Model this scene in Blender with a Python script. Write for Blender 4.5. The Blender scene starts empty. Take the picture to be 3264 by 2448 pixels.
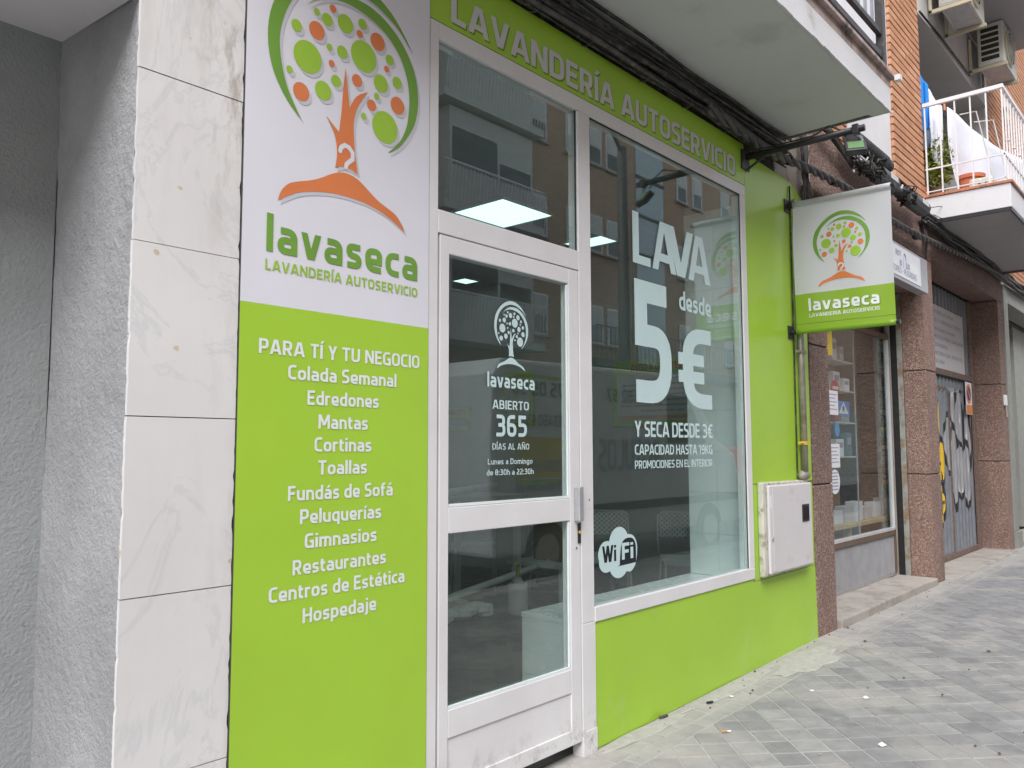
import bpy, math, random
from math import sin, cos, pi, radians
from mathutils import Vector, Matrix
from mathutils.geometry import delaunay_2d_cdt
random.seed(7)
SC = bpy.context.scene
COL = SC.collection

# ------------------------------------------------------------------ camera
cam_d = bpy.data.cameras.new('camera')
cam = bpy.data.objects.new('camera', cam_d); COL.objects.link(cam)
PSI, PIT, ROL = radians(41.4456), radians(4.6875), radians(-0.162)
fw = Vector((cos(PSI)*cos(PIT), sin(PSI)*cos(PIT), sin(PIT)))
rt = Vector((sin(PSI), -cos(PSI), 0)); up = rt.cross(fw)
r2 = rt*cos(ROL) + up*sin(ROL); u2 = -rt*sin(ROL) + up*cos(ROL)
cam.matrix_world = Matrix(((r2.x, u2.x, -fw.x, 0), (r2.y, u2.y, -fw.y, -2.25), (r2.z, u2.z, -fw.z, 1.352), (0, 0, 0, 1)))
cam_d.sensor_width = 36; cam_d.lens = 36*2599.57/3264; cam_d.clip_start = 0.05; cam_d.clip_end = 500
SC.camera = cam

# ------------------------------------------------------------------ world and sun
W = bpy.data.worlds.new('World'); SC.world = W; W.use_nodes = True
nt = W.node_tree; nt.nodes.clear()
sky = nt.nodes.new('ShaderNodeTexSky'); sky.sky_type = 'NISHITA'; sky.sun_disc = False
SUN_EL, SUN_AZ = radians(46), radians(228)      # azimuth clockwise from +Y
sky.sun_elevation = SUN_EL; sky.sun_rotation = SUN_AZ; sky.dust_density = 0.6; sky.air_density = 1.0; sky.ozone_density = 1
hsv = nt.nodes.new('ShaderNodeHueSaturation'); hsv.inputs['Saturation'].default_value = 0.4
bg = nt.nodes.new('ShaderNodeBackground'); bg.inputs['Strength'].default_value = 0.15
out = nt.nodes.new('ShaderNodeOutputWorld')
nt.links.new(sky.outputs[0], hsv.inputs['Color']); nt.links.new(hsv.outputs[0], bg.inputs[0]); nt.links.new(bg.outputs[0], out.inputs[0])
sun_d = bpy.data.lights.new('sun', 'SUN'); sun_d.energy = 1.5; sun_d.angle = radians(45); sun_d.color = (1, .985, .965)
sun = bpy.data.objects.new('sun', sun_d); COL.objects.link(sun)
sd = Vector((sin(SUN_AZ)*cos(SUN_EL), cos(SUN_AZ)*cos(SUN_EL), sin(SUN_EL)))
sun.rotation_euler = sd.to_track_quat('Z', 'Y').to_euler(); sun.location = sd*30
SC.view_settings.view_transform = 'Standard'; SC.view_settings.look = 'None'; SC.view_settings.gamma = 1
SC.view_settings.exposure = 1.42; SC.view_settings.use_curve_mapping = False
SC.render.engine = 'CYCLES'; SC.cycles.max_bounces = 10; SC.cycles.transparent_max_bounces = 16; SC.cycles.use_denoising = True

# ------------------------------------------------------------------ materials
MAT = {}
def nmat(name):
    m = bpy.data.materials.new(name); m.use_nodes = True; MAT[name] = m
    n = m.node_tree; b = n.nodes['Principled BSDF']; return m, n, b
def N(n, t, **k):
    x = n.nodes.new(t)
    for a, v in k.items():
        if a in x.inputs: x.inputs[a].default_value = v
        else: setattr(x, a, v)
    return x
def pos(n, scale=(1, 1, 1)):
    g = N(n, 'ShaderNodeNewGeometry'); mp = N(n, 'ShaderNodeMapping'); mp.inputs['Scale'].default_value = scale
    n.links.new(g.outputs['Position'], mp.inputs['Vector']); return mp.outputs[0]
def noise(n, v, s, d=4, rough=.55, dist=0):
    x = N(n, 'ShaderNodeTexNoise'); x.inputs['Scale'].default_value = s; x.inputs['Detail'].default_value = d
    x.inputs['Roughness'].default_value = rough; x.inputs['Distortion'].default_value = dist
    n.links.new(v, x.inputs['Vector']); return x.outputs['Fac']
def ramp(n, f, *st):
    r = N(n, 'ShaderNodeValToRGB'); e = r.color_ramp.elements
    for i, (p, c) in enumerate(st):
        if i > 1: e.new(p)
        e[i].position = p; e[i].color = (*c, 1) if len(c) == 3 else c
    n.links.new(f, r.inputs[0]); return r.outputs[0]
def mix(n, f, a, b, mode='MIX'):
    m = N(n, 'ShaderNodeMix', data_type='RGBA', blend_type=mode)
    for s, v in ((m.inputs[0], f), (m.inputs[6], a), (m.inputs[7], b)):
        if isinstance(v, (int, float)): s.default_value = v
        elif isinstance(v, tuple): s.default_value = (*v, 1)
        else: n.links.new(v, s)
    return m.outputs[2]
def math_(n, op, a, b=0.):
    m = N(n, 'ShaderNodeMath', operation=op)
    for s, v in ((m.inputs[0], a), (m.inputs[1], b)):
        if isinstance(v, (int, float)): s.default_value = v
        else: n.links.new(v, s)
    return m.outputs[0]
def bump(n, b, h, s, d=.01):
    x = N(n, 'ShaderNodeBump'); x.inputs['Strength'].default_value = s; x.inputs['Distance'].default_value = d
    n.links.new(h, x.inputs['Height']); n.links.new(x.outputs[0], b.inputs['Normal'])
def simple(name, c, rough=.5, metal=0, var=.08, vs=6, bmp=0, bs=200, spec=.5, dirt=None, ds=3, dt=(.52, .75)):
    m, n, b = nmat(name); p = pos(n)
    lo = tuple(x*(1-var) for x in c); hi = tuple(min(1, x*(1+var)) for x in c)
    col = ramp(n, noise(n, p, vs), (.3, lo), (.7, hi))
    if dirt:
        col = mix(n, ramp(n, noise(n, p, ds, 8, .65), (dt[0], (0, 0, 0)), (dt[1], (1, 1, 1))), col, dirt)
    n.links.new(col, b.inputs['Base Color'])
    rr = ramp(n, noise(n, p, vs*3), (.3, (rough*.85,)*3), (.7, (min(1, rough*1.15),)*3)); n.links.new(rr, b.inputs['Roughness'])
    b.inputs['Metallic'].default_value = metal; b.inputs['Specular IOR Level'].default_value = spec
    if bmp: bump(n, b, noise(n, p, bs, 6, .6), bmp)
    return m

# rough grey render
m, n, b = nmat('plaster'); p = pos(n)
c = ramp(n, noise(n, p, 2.2, 6, .6), (.3, (.36, .358, .368)), (.7, (.50, .495, .505)))
c = mix(n, ramp(n, noise(n, p, 14, 8, .7), (.64, (0, 0, 0)), (.72, (.5, .5, .5))), c, (.24, .24, .25))
n.links.new(c, b.inputs['Base Color']); b.inputs['Roughness'].default_value = .9
h = math_(n, 'ADD', math_(n, 'MULTIPLY', noise(n, p, 90, 5, .7), 1.), math_(n, 'MULTIPLY', noise(n, p, 26, 4, .6), 1.6)); bump(n, b, h, 1., .013)
sx = N(n, 'ShaderNodeSeparateXYZ'); n.links.new(p, sx.inputs[0])
ey = N(n, 'ShaderNodeMapRange'); n.links.new(sx.outputs['Y'], ey.inputs[0]); ey.inputs[1].default_value = .13; ey.inputs[2].default_value = 0.0
fl_ = math_(n, 'GREATER_THAN', math_(n, 'MULTIPLY', math_(n, 'ADD', ey.outputs[0], .25), noise(n, p, 75, 7, .75)), .66)
c = mix(n, fl_, c, (.72, .72, .74)); n.links.new(c, b.inputs['Base Color'])
m, n, b = nmat('plaster_smooth'); p = pos(n)
c = ramp(n, noise(n, p, 2.5, 6, .6), (.3, (.30, .315, .315)), (.7, (.38, .395, .395)))
c = mix(n, ramp(n, noise(n, p, 25, 8, .7), (.66, (0, 0, 0)), (.7, (.6, .6, .6))), c, (.17, .18, .18))
n.links.new(c, b.inputs['Base Color']); b.inputs['Roughness'].default_value = .8
bump(n, b, noise(n, p, 70, 5, .65), .9, .007)
# marble
m, n, b = nmat('marble'); p = pos(n)
v1 = noise(n, pos(n, (1, 1, .55)), 2.6, 9, .62, 1.6)
vein = ramp(n, math_(n, 'ABSOLUTE', math_(n, 'SUBTRACT', v1, .5)), (0, (.5, .5, .5)), (.022, (0, 0, 0)))
oi = N(n, 'ShaderNodeObjectInfo')
base = ramp(n, noise(n, p, 1.5, 5), (.3, (.69, .67, .655)), (.7, (.77, .755, .745)))
c = mix(n, math_(n, 'MULTIPLY', vein, .55), base, (.44, .455, .48))
st = ramp(n, noise(n, pos(n, (1.4, 1, .35)), 9, 8, .7), (.49, (0, 0, 0)), (.60, (.95, .95, .95)))
sx = N(n, 'ShaderNodeSeparateXYZ'); n.links.new(p, sx.inputs[0])
hi = N(n, 'ShaderNodeMapRange'); n.links.new(sx.outputs['Z'], hi.inputs[0]); hi.inputs[1].default_value = 1.9; hi.inputs[2].default_value = 2.75; hi.inputs[3].default_value = .12
edg = N(n, 'ShaderNodeMapRange'); n.links.new(sx.outputs['X'], edg.inputs[0]); edg.inputs[1].default_value = 1.15; edg.inputs[2].default_value = 1.28; edg.inputs[3].default_value = .15
c = mix(n, math_(n, 'MULTIPLY', math_(n, 'MULTIPLY', st, hi.outputs[0]), edg.outputs[0]), c, (.27, .21, .14))
sp = ramp(n, noise(n, p, 15, 2, .4), (.728, (0, 0, 0)), (.738, (.7, .7, .7)))
c = mix(n, sp, c, (.55, .40, .24))
n.links.new(c, b.inputs['Base Color']); b.inputs['Roughness'].default_value = .38
bump(n, b, noise(n, p, 30, 4), .08, .004)
# prints
simple('print_white', (.72, .71, .765), .42, var=.02, vs=3, bmp=.03, bs=700)
simple('print_green', (.37, .60, .045), .40, var=.035, vs=2, bmp=.04, bs=500)
simple('green_panel', (.37, .60, .045), .33, var=.05, vs=1.6, bmp=.06, bs=3, dirt=(.44, .56, .20), ds=4, dt=(.58, .82))
simple('letter_white', (.78, .80, .80), .5, var=.02)
simple('letter_grey', (.62, .61, .61), .5, var=.02)
simple('print_shadow', (.17, .28, .03), .5, var=.05)
simple('print_shadow_white', (.55, .55, .59), .5, var=.03)
simple('logo_green', (.16, .33, .045), .45, var=.12, vs=3)
simple('logo_lime', (.32, .53, .045), .45, var=.05)
simple('logo_orange', (.68, .20, .065), .45, var=.06)
simple('vinyl', (.55, .70, .70), .6, var=.03)
# painted aluminium
m, n, b = nmat('alu_white'); p = pos(n)
c = ramp(n, noise(n, p, 3), (.3, (.70, .68, .685)), (.7, (.77, .755, .76)))
dz = ramp(n, noise(n, pos(n, (1, 1, .8)), 11, 10, .72), (.50, (0, 0, 0)), (.64, (1, 1, 1)))
sx = N(n, 'ShaderNodeSeparateXYZ'); n.links.new(p, sx.inputs[0])
lo = N(n, 'ShaderNodeMapRange'); n.links.new(sx.outputs['Z'], lo.inputs[0]); lo.inputs[1].default_value = .22; lo.inputs[2].default_value = 0.0; lo.inputs[3].default_value = .015; lo.inputs[4].default_value = 1.
c = mix(n, math_(n, 'MULTIPLY', dz, lo.outputs[0]), c, (.22, .20, .18))
sc2 = ramp(n, noise(n, pos(n, (1, 1, 2)), 60, 6, .7), (.68, (0, 0, 0)), (.72, (.6, .6, .6)))
c = mix(n, math_(n, 'MULTIPLY', sc2, .5), c, (.4, .38, .36))
n.links.new(c, b.inputs['Base Color']); b.inputs['Roughness'].default_value = .38
bump(n, b, noise(n, p, 12, 3), .03, .01)
simple('gasket', (.03, .03, .03), .7)
simple('joint_dark', (.05, .045, .04), .9)
simple('white_paint', (.69, .68, .69), .75, var=.04, vs=3, bmp=.25, bs=60, dirt=(.45, .42, .38), ds=4, dt=(.62, .8))
simple('ceiling_paint', (.62, .64, .61), .85, var=.04, vs=1.2, bmp=.1, bs=40, dirt=(.42, .44, .38), ds=1.4, dt=(.6, .85))
simple('stain', (.13, .115, .08), .95, var=.4, vs=20, bmp=.5, bs=60)
simple('coping_stone', (.42, .33, .30), .8, var=.2, vs=12, bmp=.2, bs=80, dirt=(.12, .1, .08), ds=9, dt=(.5, .7))
simple('coping_terracotta', (.50, .19, .10), .7, var=.15, vs=10, dirt=(.2, .12, .08), ds=12)
simple('black_metal', (.02, .02, .022), .45, var=.2, bmp=.05)
simple('dark_rail', (.045, .04, .042), .5, var=.2, vs=20, dirt=(.14, .09, .06), ds=12, dt=(.55, .7))
simple('rail_slat', (.30, .32, .36), .5)
simple('cable_black', (.022, .021, .02), .6, var=.4, vs=14, dirt=(.12, .10, .08), ds=20, dt=(.5, .65))
simple('cable_grey', (.085, .08, .078), .6, var=.3, vs=14, dirt=(.26, .23, .2), ds=18, dt=(.58, .7))
simple('splice', (.035, .036, .038), .5, var=.2, dirt=(.1, .1, .1), ds=6)
simple('splice_grey', (.085, .09, .098), .55, var=.2)
simple('crumbly_wall', (.12, .085, .065), .95, var=.5, vs=25, bmp=1, bs=50, dirt=(.30, .24, .19), ds=8, dt=(.55, .68))
simple('beige_wall', (.50, .43, .36), .9, var=.12, vs=9, bmp=.4, bs=60, dirt=(.3, .24, .18), ds=5, dt=(.5, .7))
# bush-hammered pink granite
m, n, b = nmat('granite'); p = pos(n)
vo = N(n, 'ShaderNodeTexVoronoi'); vo.inputs['Scale'].default_value = 85; n.links.new(p, vo.inputs['Vector'])
sc_ = N(n, 'ShaderNodeSeparateColor'); n.links.new(vo.outputs['Color'], sc_.inputs[0])
c = ramp(n, sc_.outputs[0], (.0, (.19, .115, .09)), (.45, (.29, .185, .148)), (.75, (.35, .23, .188)), (1., (.47, .345, .295)))
oi = N(n, 'ShaderNodeObjectInfo'); c = mix(n, 1., c, ramp(n, oi.outputs['Random'], (0, (.86, .86, .87)), (1, (1.08, 1.06, 1.05))), 'MULTIPLY')
c = mix(n, ramp(n, noise(n, pos(n, (1, 1, .5)), 2.5, 6, .65), (.4, (0, 0, 0)), (.75, (.7, .7, .7))), c, (.17, .115, .095))
n.links.new(c, b.inputs['Base Color']); b.inputs['Roughness'].default_value = .85
h = math_(n, 'ADD', noise(n, p, 60, 6, .7), math_(n, 'MULTIPLY', vo.outputs['Distance'], .8)); bump(n, b, h, .8, .014)
simple('concrete', (.40, .36, .32), .9, var=.12, vs=4, bmp=.5, bs=45, dirt=(.24, .2, .165), ds=5, dt=(.5, .72))
simple('mortar', (.17, .12, .09), .95, var=.2, vs=30, bmp=.4, bs=90)
m, n, b = nmat('brick'); p = pos(n)
oi = N(n, 'ShaderNodeObjectInfo')
c = ramp(n, oi.outputs['Random'], (0, (.45, .215, .115)), (.5, (.54, .27, .15)), (1, (.60, .325, .19)))
c = mix(n, ramp(n, noise(n, p, 18, 6, .6), (.45, (0, 0, 0)), (.8, (.6, .6, .6))), c, (.40, .19, .11))
n.links.new(c, b.inputs['Base Color']); b.inputs['Roughness'].default_value = .85; bump(n, b, noise(n, p, 90, 5, .6), .4, .006)
# far brick (seen reflected, across the street)
m, n, b = nmat('far_brick'); g = N(n, 'ShaderNodeNewGeometry'); s_ = N(n, 'ShaderNodeSeparateXYZ'); cb = N(n, 'ShaderNodeCombineXYZ')
n.links.new(g.outputs['Position'], s_.inputs[0]); n.links.new(s_.outputs['X'], cb.inputs[0]); n.links.new(s_.outputs['Z'], cb.inputs[1])
bt = N(n, 'ShaderNodeTexBrick'); bt.inputs['Scale'].default_value = 1; bt.inputs['Brick Width'].default_value = .25; bt.inputs['Row Height'].default_value = .075
bt.inputs['Mortar Size'].default_value = .009; bt.inputs['Color1'].default_value = (.56, .37, .26, 1); bt.inputs['Color2'].default_value = (.47, .30, .21, 1); bt.inputs['Mortar'].default_value = (.2, .14, .1, 1)
n.links.new(cb.outputs[0], bt.inputs['Vector']); n.links.new(bt.outputs['Color'], b.inputs['Base Color']); b.inputs['Roughness'].default_value = .9
# paving
m, n, b = nmat('paving_tile'); p = pos(n); oi = N(n, 'ShaderNodeObjectInfo')
c = ramp(n, noise(n, p, 9, 8, .65), (.3, (.225, .22, .217)), (.7, (.325, .32, .315)))
c = mix(n, 1., c, ramp(n, oi.outputs['Random'], (0, (.80, .80, .81)), (1, (1.15, 1.13, 1.11))), 'MULTIPLY')
c = mix(n, ramp(n, noise(n, p, 1.9, 7, .6, .3), (.50, (0, 0, 0)), (.66, (.75, .75, .75))), c, (.40, .37, .335))
c = mix(n, ramp(n, noise(n, p, 7, 10, .75), (.60, (0, 0, 0)), (.72, (.6, .6, .6))), c, (.45, .445, .44))
c = mix(n, ramp(n, noise(n, p, 260, 3, .6), (.62, (0, 0, 0)), (.70, (.7, .7, .7))), c, (.13, .125, .12))
s_ = N(n, 'ShaderNodeSeparateXYZ'); n.links.new(p, s_.inputs[0])
eg = N(n, 'ShaderNodeMapRange'); n.links.new(math_(n, 'ADD', s_.outputs['Y'], math_(n, 'MULTIPLY', math_(n, 'SUBTRACT', noise(n, p, 3.2, 5), .5), .55)), eg.inputs[0]); eg.inputs[1].default_value = -.34; eg.inputs[2].default_value = -.10
c = mix(n, math_(n, 'MULTIPLY', eg.outputs[0], .62), c, ramp(n, noise(n, p, 11, 8, .7), (.3, (.39, .36, .32)), (.7, (.50, .475, .43))))
n.links.new(c, b.inputs['Base Color']); b.inputs['Roughness'].default_value = .86; bump(n, b, noise(n, p, 120, 6, .65), .35, .006)
m, n, b = nmat('paving_joint'); p = pos(n)
c = ramp(n, noise(n, p, 20, 8, .7), (.3, (.36, .34, .31)), (.7, (.50, .48, .45)))
n.links.new(c, b.inputs['Base Color']); b.inputs['Roughness'].default_value = .95; bump(n, b, noise(n, p, 200, 5, .7), .6, .006)
simple('asphalt', (.06, .06, .062), .9, var=.3, vs=40, bmp=.6, bs=200)
simple('kerb_stone', (.33, .32, .31), .85, var=.15, vs=10, bmp=.3)
simple('meter_box', (.66, .63, .63), .5, var=.04, vs=4, bmp=.05, bs=60, dirt=(.52, .42, .40), ds=4, dt=(.58, .8))
simple('meter_edge', (.60, .57, .50), .65, var=.06, dirt=(.30, .28, .2), ds=14, dt=(.5, .62))
simple('galv_pipe', (.42, .39, .33), .45, .55, var=.25, vs=12, dirt=(.30, .24, .17), ds=10, dt=(.5, .65))
simple('pipe_fitting', (.33, .29, .24), .6, .3, var=.3, vs=20)
simple('yellow_plastic', (.70, .48, .06), .5)
simple('alu_raw', (.46, .46, .47), .4, .5, var=.12, vs=15)
simple('alu_bronze', (.20, .14, .10), .45, .3, var=.15)
simple('alu_light', (.62, .62, .63), .4, .2, var=.08)
simple('kick_metal', (.33, .33, .34), .5, .2, var=.1, vs=8)
simple('weathered_metal', (.33, .34, .31), .6, .2, var=.2, vs=10, dirt=(.27, .17, .09), ds=7, dt=(.48, .62))
simple('guide_dark', (.015, .015, .015), .8)
simple('corrugated', (.19, .21, .23), .5, .1, var=.12, vs=7, dirt=(.18, .19, .2), ds=9)
simple('rust_frame', (.19, .13, .105), .7, .1, var=.25, vs=20)
simple('olive_grey', (.27, .275, .245), .6, var=.07)
simple('dark_door', (.06, .055, .048), .6, var=.2)
simple('lightbox_face', (.72, .73, .78), .35, var=.02)
simple('lightbox_frame', (.44, .45, .48), .4, .4, var=.06)
simple('ink', (.10, .10, .12), .6)
simple('ink_faded', (.30, .31, .38), .6)
simple('paper', (.78, .78, .82), .8, var=.03)
simple('poster_paper', (.62, .60, .60), .6, var=.04)
simple('yellow_paper', (.75, .55, .06), .7)
simple('blue_plastic', (.03, .22, .62), .4)
simple('sky_blue', (.06, .36, .72), .5)
simple('navy', (.03, .07, .25), .5)
simple('sign_orange', (.72, .28, .10), .5)
simple('wood', (.52, .40, .20), .55, var=.2, vs=20)
simple('wood_dark', (.28, .17, .09), .55, var=.2, vs=20)
simple('fabric_blue', (.02, .22, .62), .85)
simple('fabric_greyblue', (.10, .15, .20), .85)
simple('lens_green', (.15, .26, .12), .3)
simple('terracotta', (.52, .15, .07), .8, var=.1)
simple('ac_white', (.62, .61, .55), .5, var=.06, vs=5, dirt=(.3, .26, .18), ds=6, dt=(.58, .75))
simple('ac_cream', (.60, .54, .38), .5, var=.08)
simple('ac_dark', (.03, .028, .025), .7)
simple('rail_white', (.74, .72, .72), .45, var=.05)
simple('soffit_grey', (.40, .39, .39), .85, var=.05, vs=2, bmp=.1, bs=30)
simple('loggia_wall', (.55, .54, .52), .85, var=.06, vs=2, bmp=.1, bs=30)
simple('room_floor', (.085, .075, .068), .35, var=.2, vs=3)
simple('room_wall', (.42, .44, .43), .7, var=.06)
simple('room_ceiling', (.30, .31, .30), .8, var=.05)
simple('room_tile', (.80, .85, .85), .25, var=.03)
simple('chair_white', (.82, .84, .82), .45)
simple('cardboard', (.26, .17, .10), .85)
simple('jug', (.58, .60, .60), .45)
simple('red_ink', (.55, .06, .04), .6)
simple('van_white', (.72, .73, .75), .25, var=.02)
simple('rubber', (.02, .02, .02), .8)
simple('window_dark', (.03, .035, .04), .08)
simple('shutter', (.55, .55, .53), .6)
simple('stair_glass', (.38, .46, .50), .2)
simple('car_red', (.35, .02, .03), .25)
simple('filter', (.62, .30, .08), .8)
simple('dead_leaf', (.11, .07, .045), .9, var=.4)
# cloth with a little translucency
for nm, cc in (('cloth_white', (.76, .77, .84)),):
    m, n, b = nmat(nm); p = pos(n)
    n.links.new(ramp(n, noise(n, p, 3), (.3, tuple(x*.96 for x in cc)), (.7, cc)), b.inputs['Base Color']); b.inputs['Roughness'].default_value = .9
    bump(n, b, noise(n, p, 9, 4), .25, .03)
for nm, cc in (('flag_white', (.90, .90, .92)), ('flag_green', (.40, .64, .05))):
    m, n, b = nmat(nm); n.nodes.remove(b); o = n.nodes['Material Output']
    df = N(n, 'ShaderNodeBsdfDiffuse'); tl_ = N(n, 'ShaderNodeBsdfTranslucent'); mx = N(n, 'ShaderNodeMixShader'); gs = N(n, 'ShaderNodeBsdfGlossy'); gs.inputs['Roughness'].default_value = .4; m3 = N(n, 'ShaderNodeMixShader')
    for q in (df, tl_): q.inputs[0].default_value = (*cc, 1)
    mx.inputs[0].default_value = .55; m3.inputs[0].default_value = .05
    n.links.new(df.outputs[0], mx.inputs[1]); n.links.new(tl_.outputs[0], mx.inputs[2]); n.links.new(mx.outputs[0], m3.inputs[1]); n.links.new(gs.outputs[0], m3.inputs[2]); n.links.new(m3.outputs[0], o.inputs[0])
m, n, b = nmat('leaf'); oi = noise(n, pos(n), 22, 3)
n.links.new(ramp(n, oi, (.3, (.07, .12, .015)), (.6, (.38, .42, .08))), b.inputs['Base Color']); b.inputs['Roughness'].default_value = .6
# dotted cloth
m, n, b = nmat('dotted_cloth'); vo = N(n, 'ShaderNodeTexVoronoi'); vo.inputs['Scale'].default_value = 16; n.links.new(pos(n), vo.inputs['Vector'])
n.links.new(mix(n, ramp(n, vo.outputs['Distance'], (.22, (1, 1, 1)), (.25, (0, 0, 0))), (.60, .62, .52), vo.outputs['Color']), b.inputs['Base Color'])
# glass pane: fresnel mirror over a tinted see-through body
def glassmat(name, tint, ior, haze=.02):
    m, n, b = nmat(name); n.nodes.remove(b); o = n.nodes['Material Output']
    g = N(n, 'ShaderNodeNewGeometry'); fr = N(n, 'ShaderNodeFresnel')
    i = math_(n, 'ADD', ior, math_(n, 'MULTIPLY', g.outputs['Backfacing'], 1/ior-ior)); n.links.new(i, fr.inputs['IOR'])
    tr = N(n, 'ShaderNodeBsdfTransparent'); tr.inputs[0].default_value = (*tint, 1)
    gl = N(n, 'ShaderNodeBsdfGlossy'); gl.inputs['Roughness'].default_value = 0.0; gl.inputs[0].default_value = (.95, 1, .98, 1)
    df = N(n, 'ShaderNodeBsdfDiffuse'); df.inputs[0].default_value = (.5, .55, .52, 1)
    m1 = N(n, 'ShaderNodeMixShader'); m2 = N(n, 'ShaderNodeMixShader'); m1.inputs[0].default_value = haze
    n.links.new(tr.outputs[0], m1.inputs[1]); n.links.new(df.outputs[0], m1.inputs[2])
    n.links.new(fr.outputs[0], m2.inputs[0]); n.links.new(m1.outputs[0], m2.inputs[1]); n.links.new(gl.outputs[0], m2.inputs[2]); n.links.new(m2.outputs[0], o.inputs[0])
glassmat('glass', (.93, .98, .965), 1.68, .02)
glassmat('glass_clear', (.93, .95, .95), 1.5, .01)
m, n, b = nmat('lamp'); n.nodes.remove(b); e = N(n, 'ShaderNodeEmission'); e.inputs[0].default_value = (.66, 1, .93, 1); e.inputs[1].default_value = 0.7; n.links.new(e.outputs[0], n.nodes['Material Output'].inputs[0])
# graffiti: flat print on the corrugated sheet
m, n, b = nmat('graffiti_sheet'); p = pos(n); s_ = N(n, 'ShaderNodeSeparateXYZ'); n.links.new(p, s_.inputs[0])
col = ramp(n, noise(n, p, 7, 6), (.3, (.16, .175, .195)), (.7, (.22, .235, .26)))
wob = math_(n, 'MULTIPLY', math_(n, 'SUBTRACT', noise(n, p, 5, 2), .5), .16)
ELL = [  # cx, cz, half width, half height, colour
 (11.05, 1.78, .16, .42, 's'), (11.35, 1.72, .17, .44, 's'), (11.70, 1.45, .17, .50, 's'), (10.80, 1.42, .20, .34, 's'), (11.0, 1.15, .15, .50, 's'),
 (11.30, 1.10, .17, .34, 's'), (11.62, 1.05, .15, .42, 's'), (10.38, 1.72, .06, .20, 'y'), (10.42, 1.22, .12, .26, 'y'), (10.36, 1.02, .09, .16, 'y'), (10.33, .73, .17, .23, 'y')]
gv = ramp(n, noise(n, pos(n, (3, 1, .4)), 9, 5, .6), (.35, (.26, .26, .27)), (.60, (.36, .36, .37)), (.68, (.62, .63, .64)))
for cx_, cz_, a_, h_, k in ELL:
    dx = math_(n, 'DIVIDE', math_(n, 'SUBTRACT', s_.outputs['X'], cx_), a_); dz_ = math_(n, 'DIVIDE', math_(n, 'SUBTRACT', s_.outputs['Z'], cz_), h_)
    d = math_(n, 'ADD', math_(n, 'SQRT', math_(n, 'ADD', math_(n, 'MULTIPLY', dx, dx), math_(n, 'MULTIPLY', dz_, dz_))), wob)
    col = mix(n, math_(n, 'LESS_THAN', d, 1.14 if k == 's' else 1.2), col, (.025, .025, .03))
    col = mix(n, math_(n, 'LESS_THAN', d, .93), col, gv if k == 's' else (.68, .45, .03))
n.links.new(col, b.inputs['Base Color']); b.inputs['Roughness'].default_value = .5

# ------------------------------------------------------------------ geometry helpers
class Geo:
    def __init__(s): s.v = []; s.f = []; s.m = []
    def add(s, v, f, mi=0):
        o = len(s.v); s.v += [tuple(x) for x in v]; s.f += [tuple(i+o for i in q) for q in f]; s.m += [mi]*len(f); return s
    def box(s, x0, x1, y0, y1, z0, z1, mi=0):
        return s.add([(x0,y0,z0),(x1,y0,z0),(x1,y1,z0),(x0,y1,z0),(x0,y0,z1),(x1,y0,z1),(x1,y1,z1),(x0,y1,z1)],
            [(0,3,2,1),(4,5,6,7),(0,1,5,4),(1,2,6,5),(2,3,7,6),(3,0,4,7)], mi)
    def tube(s, pts, r, n=8, mi=0, cap=True, r1=None):
        P = [Vector(p) for p in pts]; k = len(P); rings = []; prev = None
        for i in range(k):
            t = (P[min(i+1, k-1)]-P[max(i-1, 0)]).normalized()
            if prev is None: a = t.cross(Vector((0, 0, 1))); a = a if a.length > .1 else t.cross(Vector((1, 0, 0)))
            else: a = prev - t*prev.dot(t)
            a.normalize(); prev = a; bb = t.cross(a); rr = r if r1 is None else r+(r1-r)*i/(k-1)
            rings.append([P[i]+(a*cos(2*pi*j/n)+bb*sin(2*pi*j/n))*rr for j in range(n)])
        v = [q for g in rings for q in g]; f = []
        for i in range(k-1):
            for j in range(n): f.append((i*n+j, i*n+(j+1) % n, (i+1)*n+(j+1) % n, (i+1)*n+j))
        if cap: f.append(tuple(range(n))[::-1]); f.append(tuple((k-1)*n+j for j in range(n)))
        return s.add(v, f, mi)
    def prism(s, pts, h0, h1, fn, mi=0):   # pts 2D polygon, fn(u,v,h)->xyz
        k = len(pts); v = [fn(u, w, h0) for u, w in pts]+[fn(u, w, h1) for u, w in pts]
        f = [tuple(range(k))[::-1], tuple(range(k, 2*k))]+[(i, (i+1) % k, k+(i+1) % k, k+i) for i in range(k)]
        return s.add(v, f, mi)
    def ball(s, c, r, n=10, mi=0, sc=(1, 1, 1)):
        v = []; f = []; m_ = n//2
        for i in range(m_+1):
            for j in range(n):
                t = pi*i/m_; v.append((c[0]+r*sc[0]*sin(t)*cos(2*pi*j/n), c[1]+r*sc[1]*sin(t)*sin(2*pi*j/n), c[2]+r*sc[2]*cos(t)))
        for i in range(m_):
            for j in range(n): f.append((i*n+j, (i+1)*n+j, (i+1)*n+(j+1) % n, i*n+(j+1) % n))
        return s.add(v, f, mi)
def wloc(o):
    v = Vector((0, 0, 0))
    while o is not None: v += o.location; o = o.parent
    return v
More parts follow.
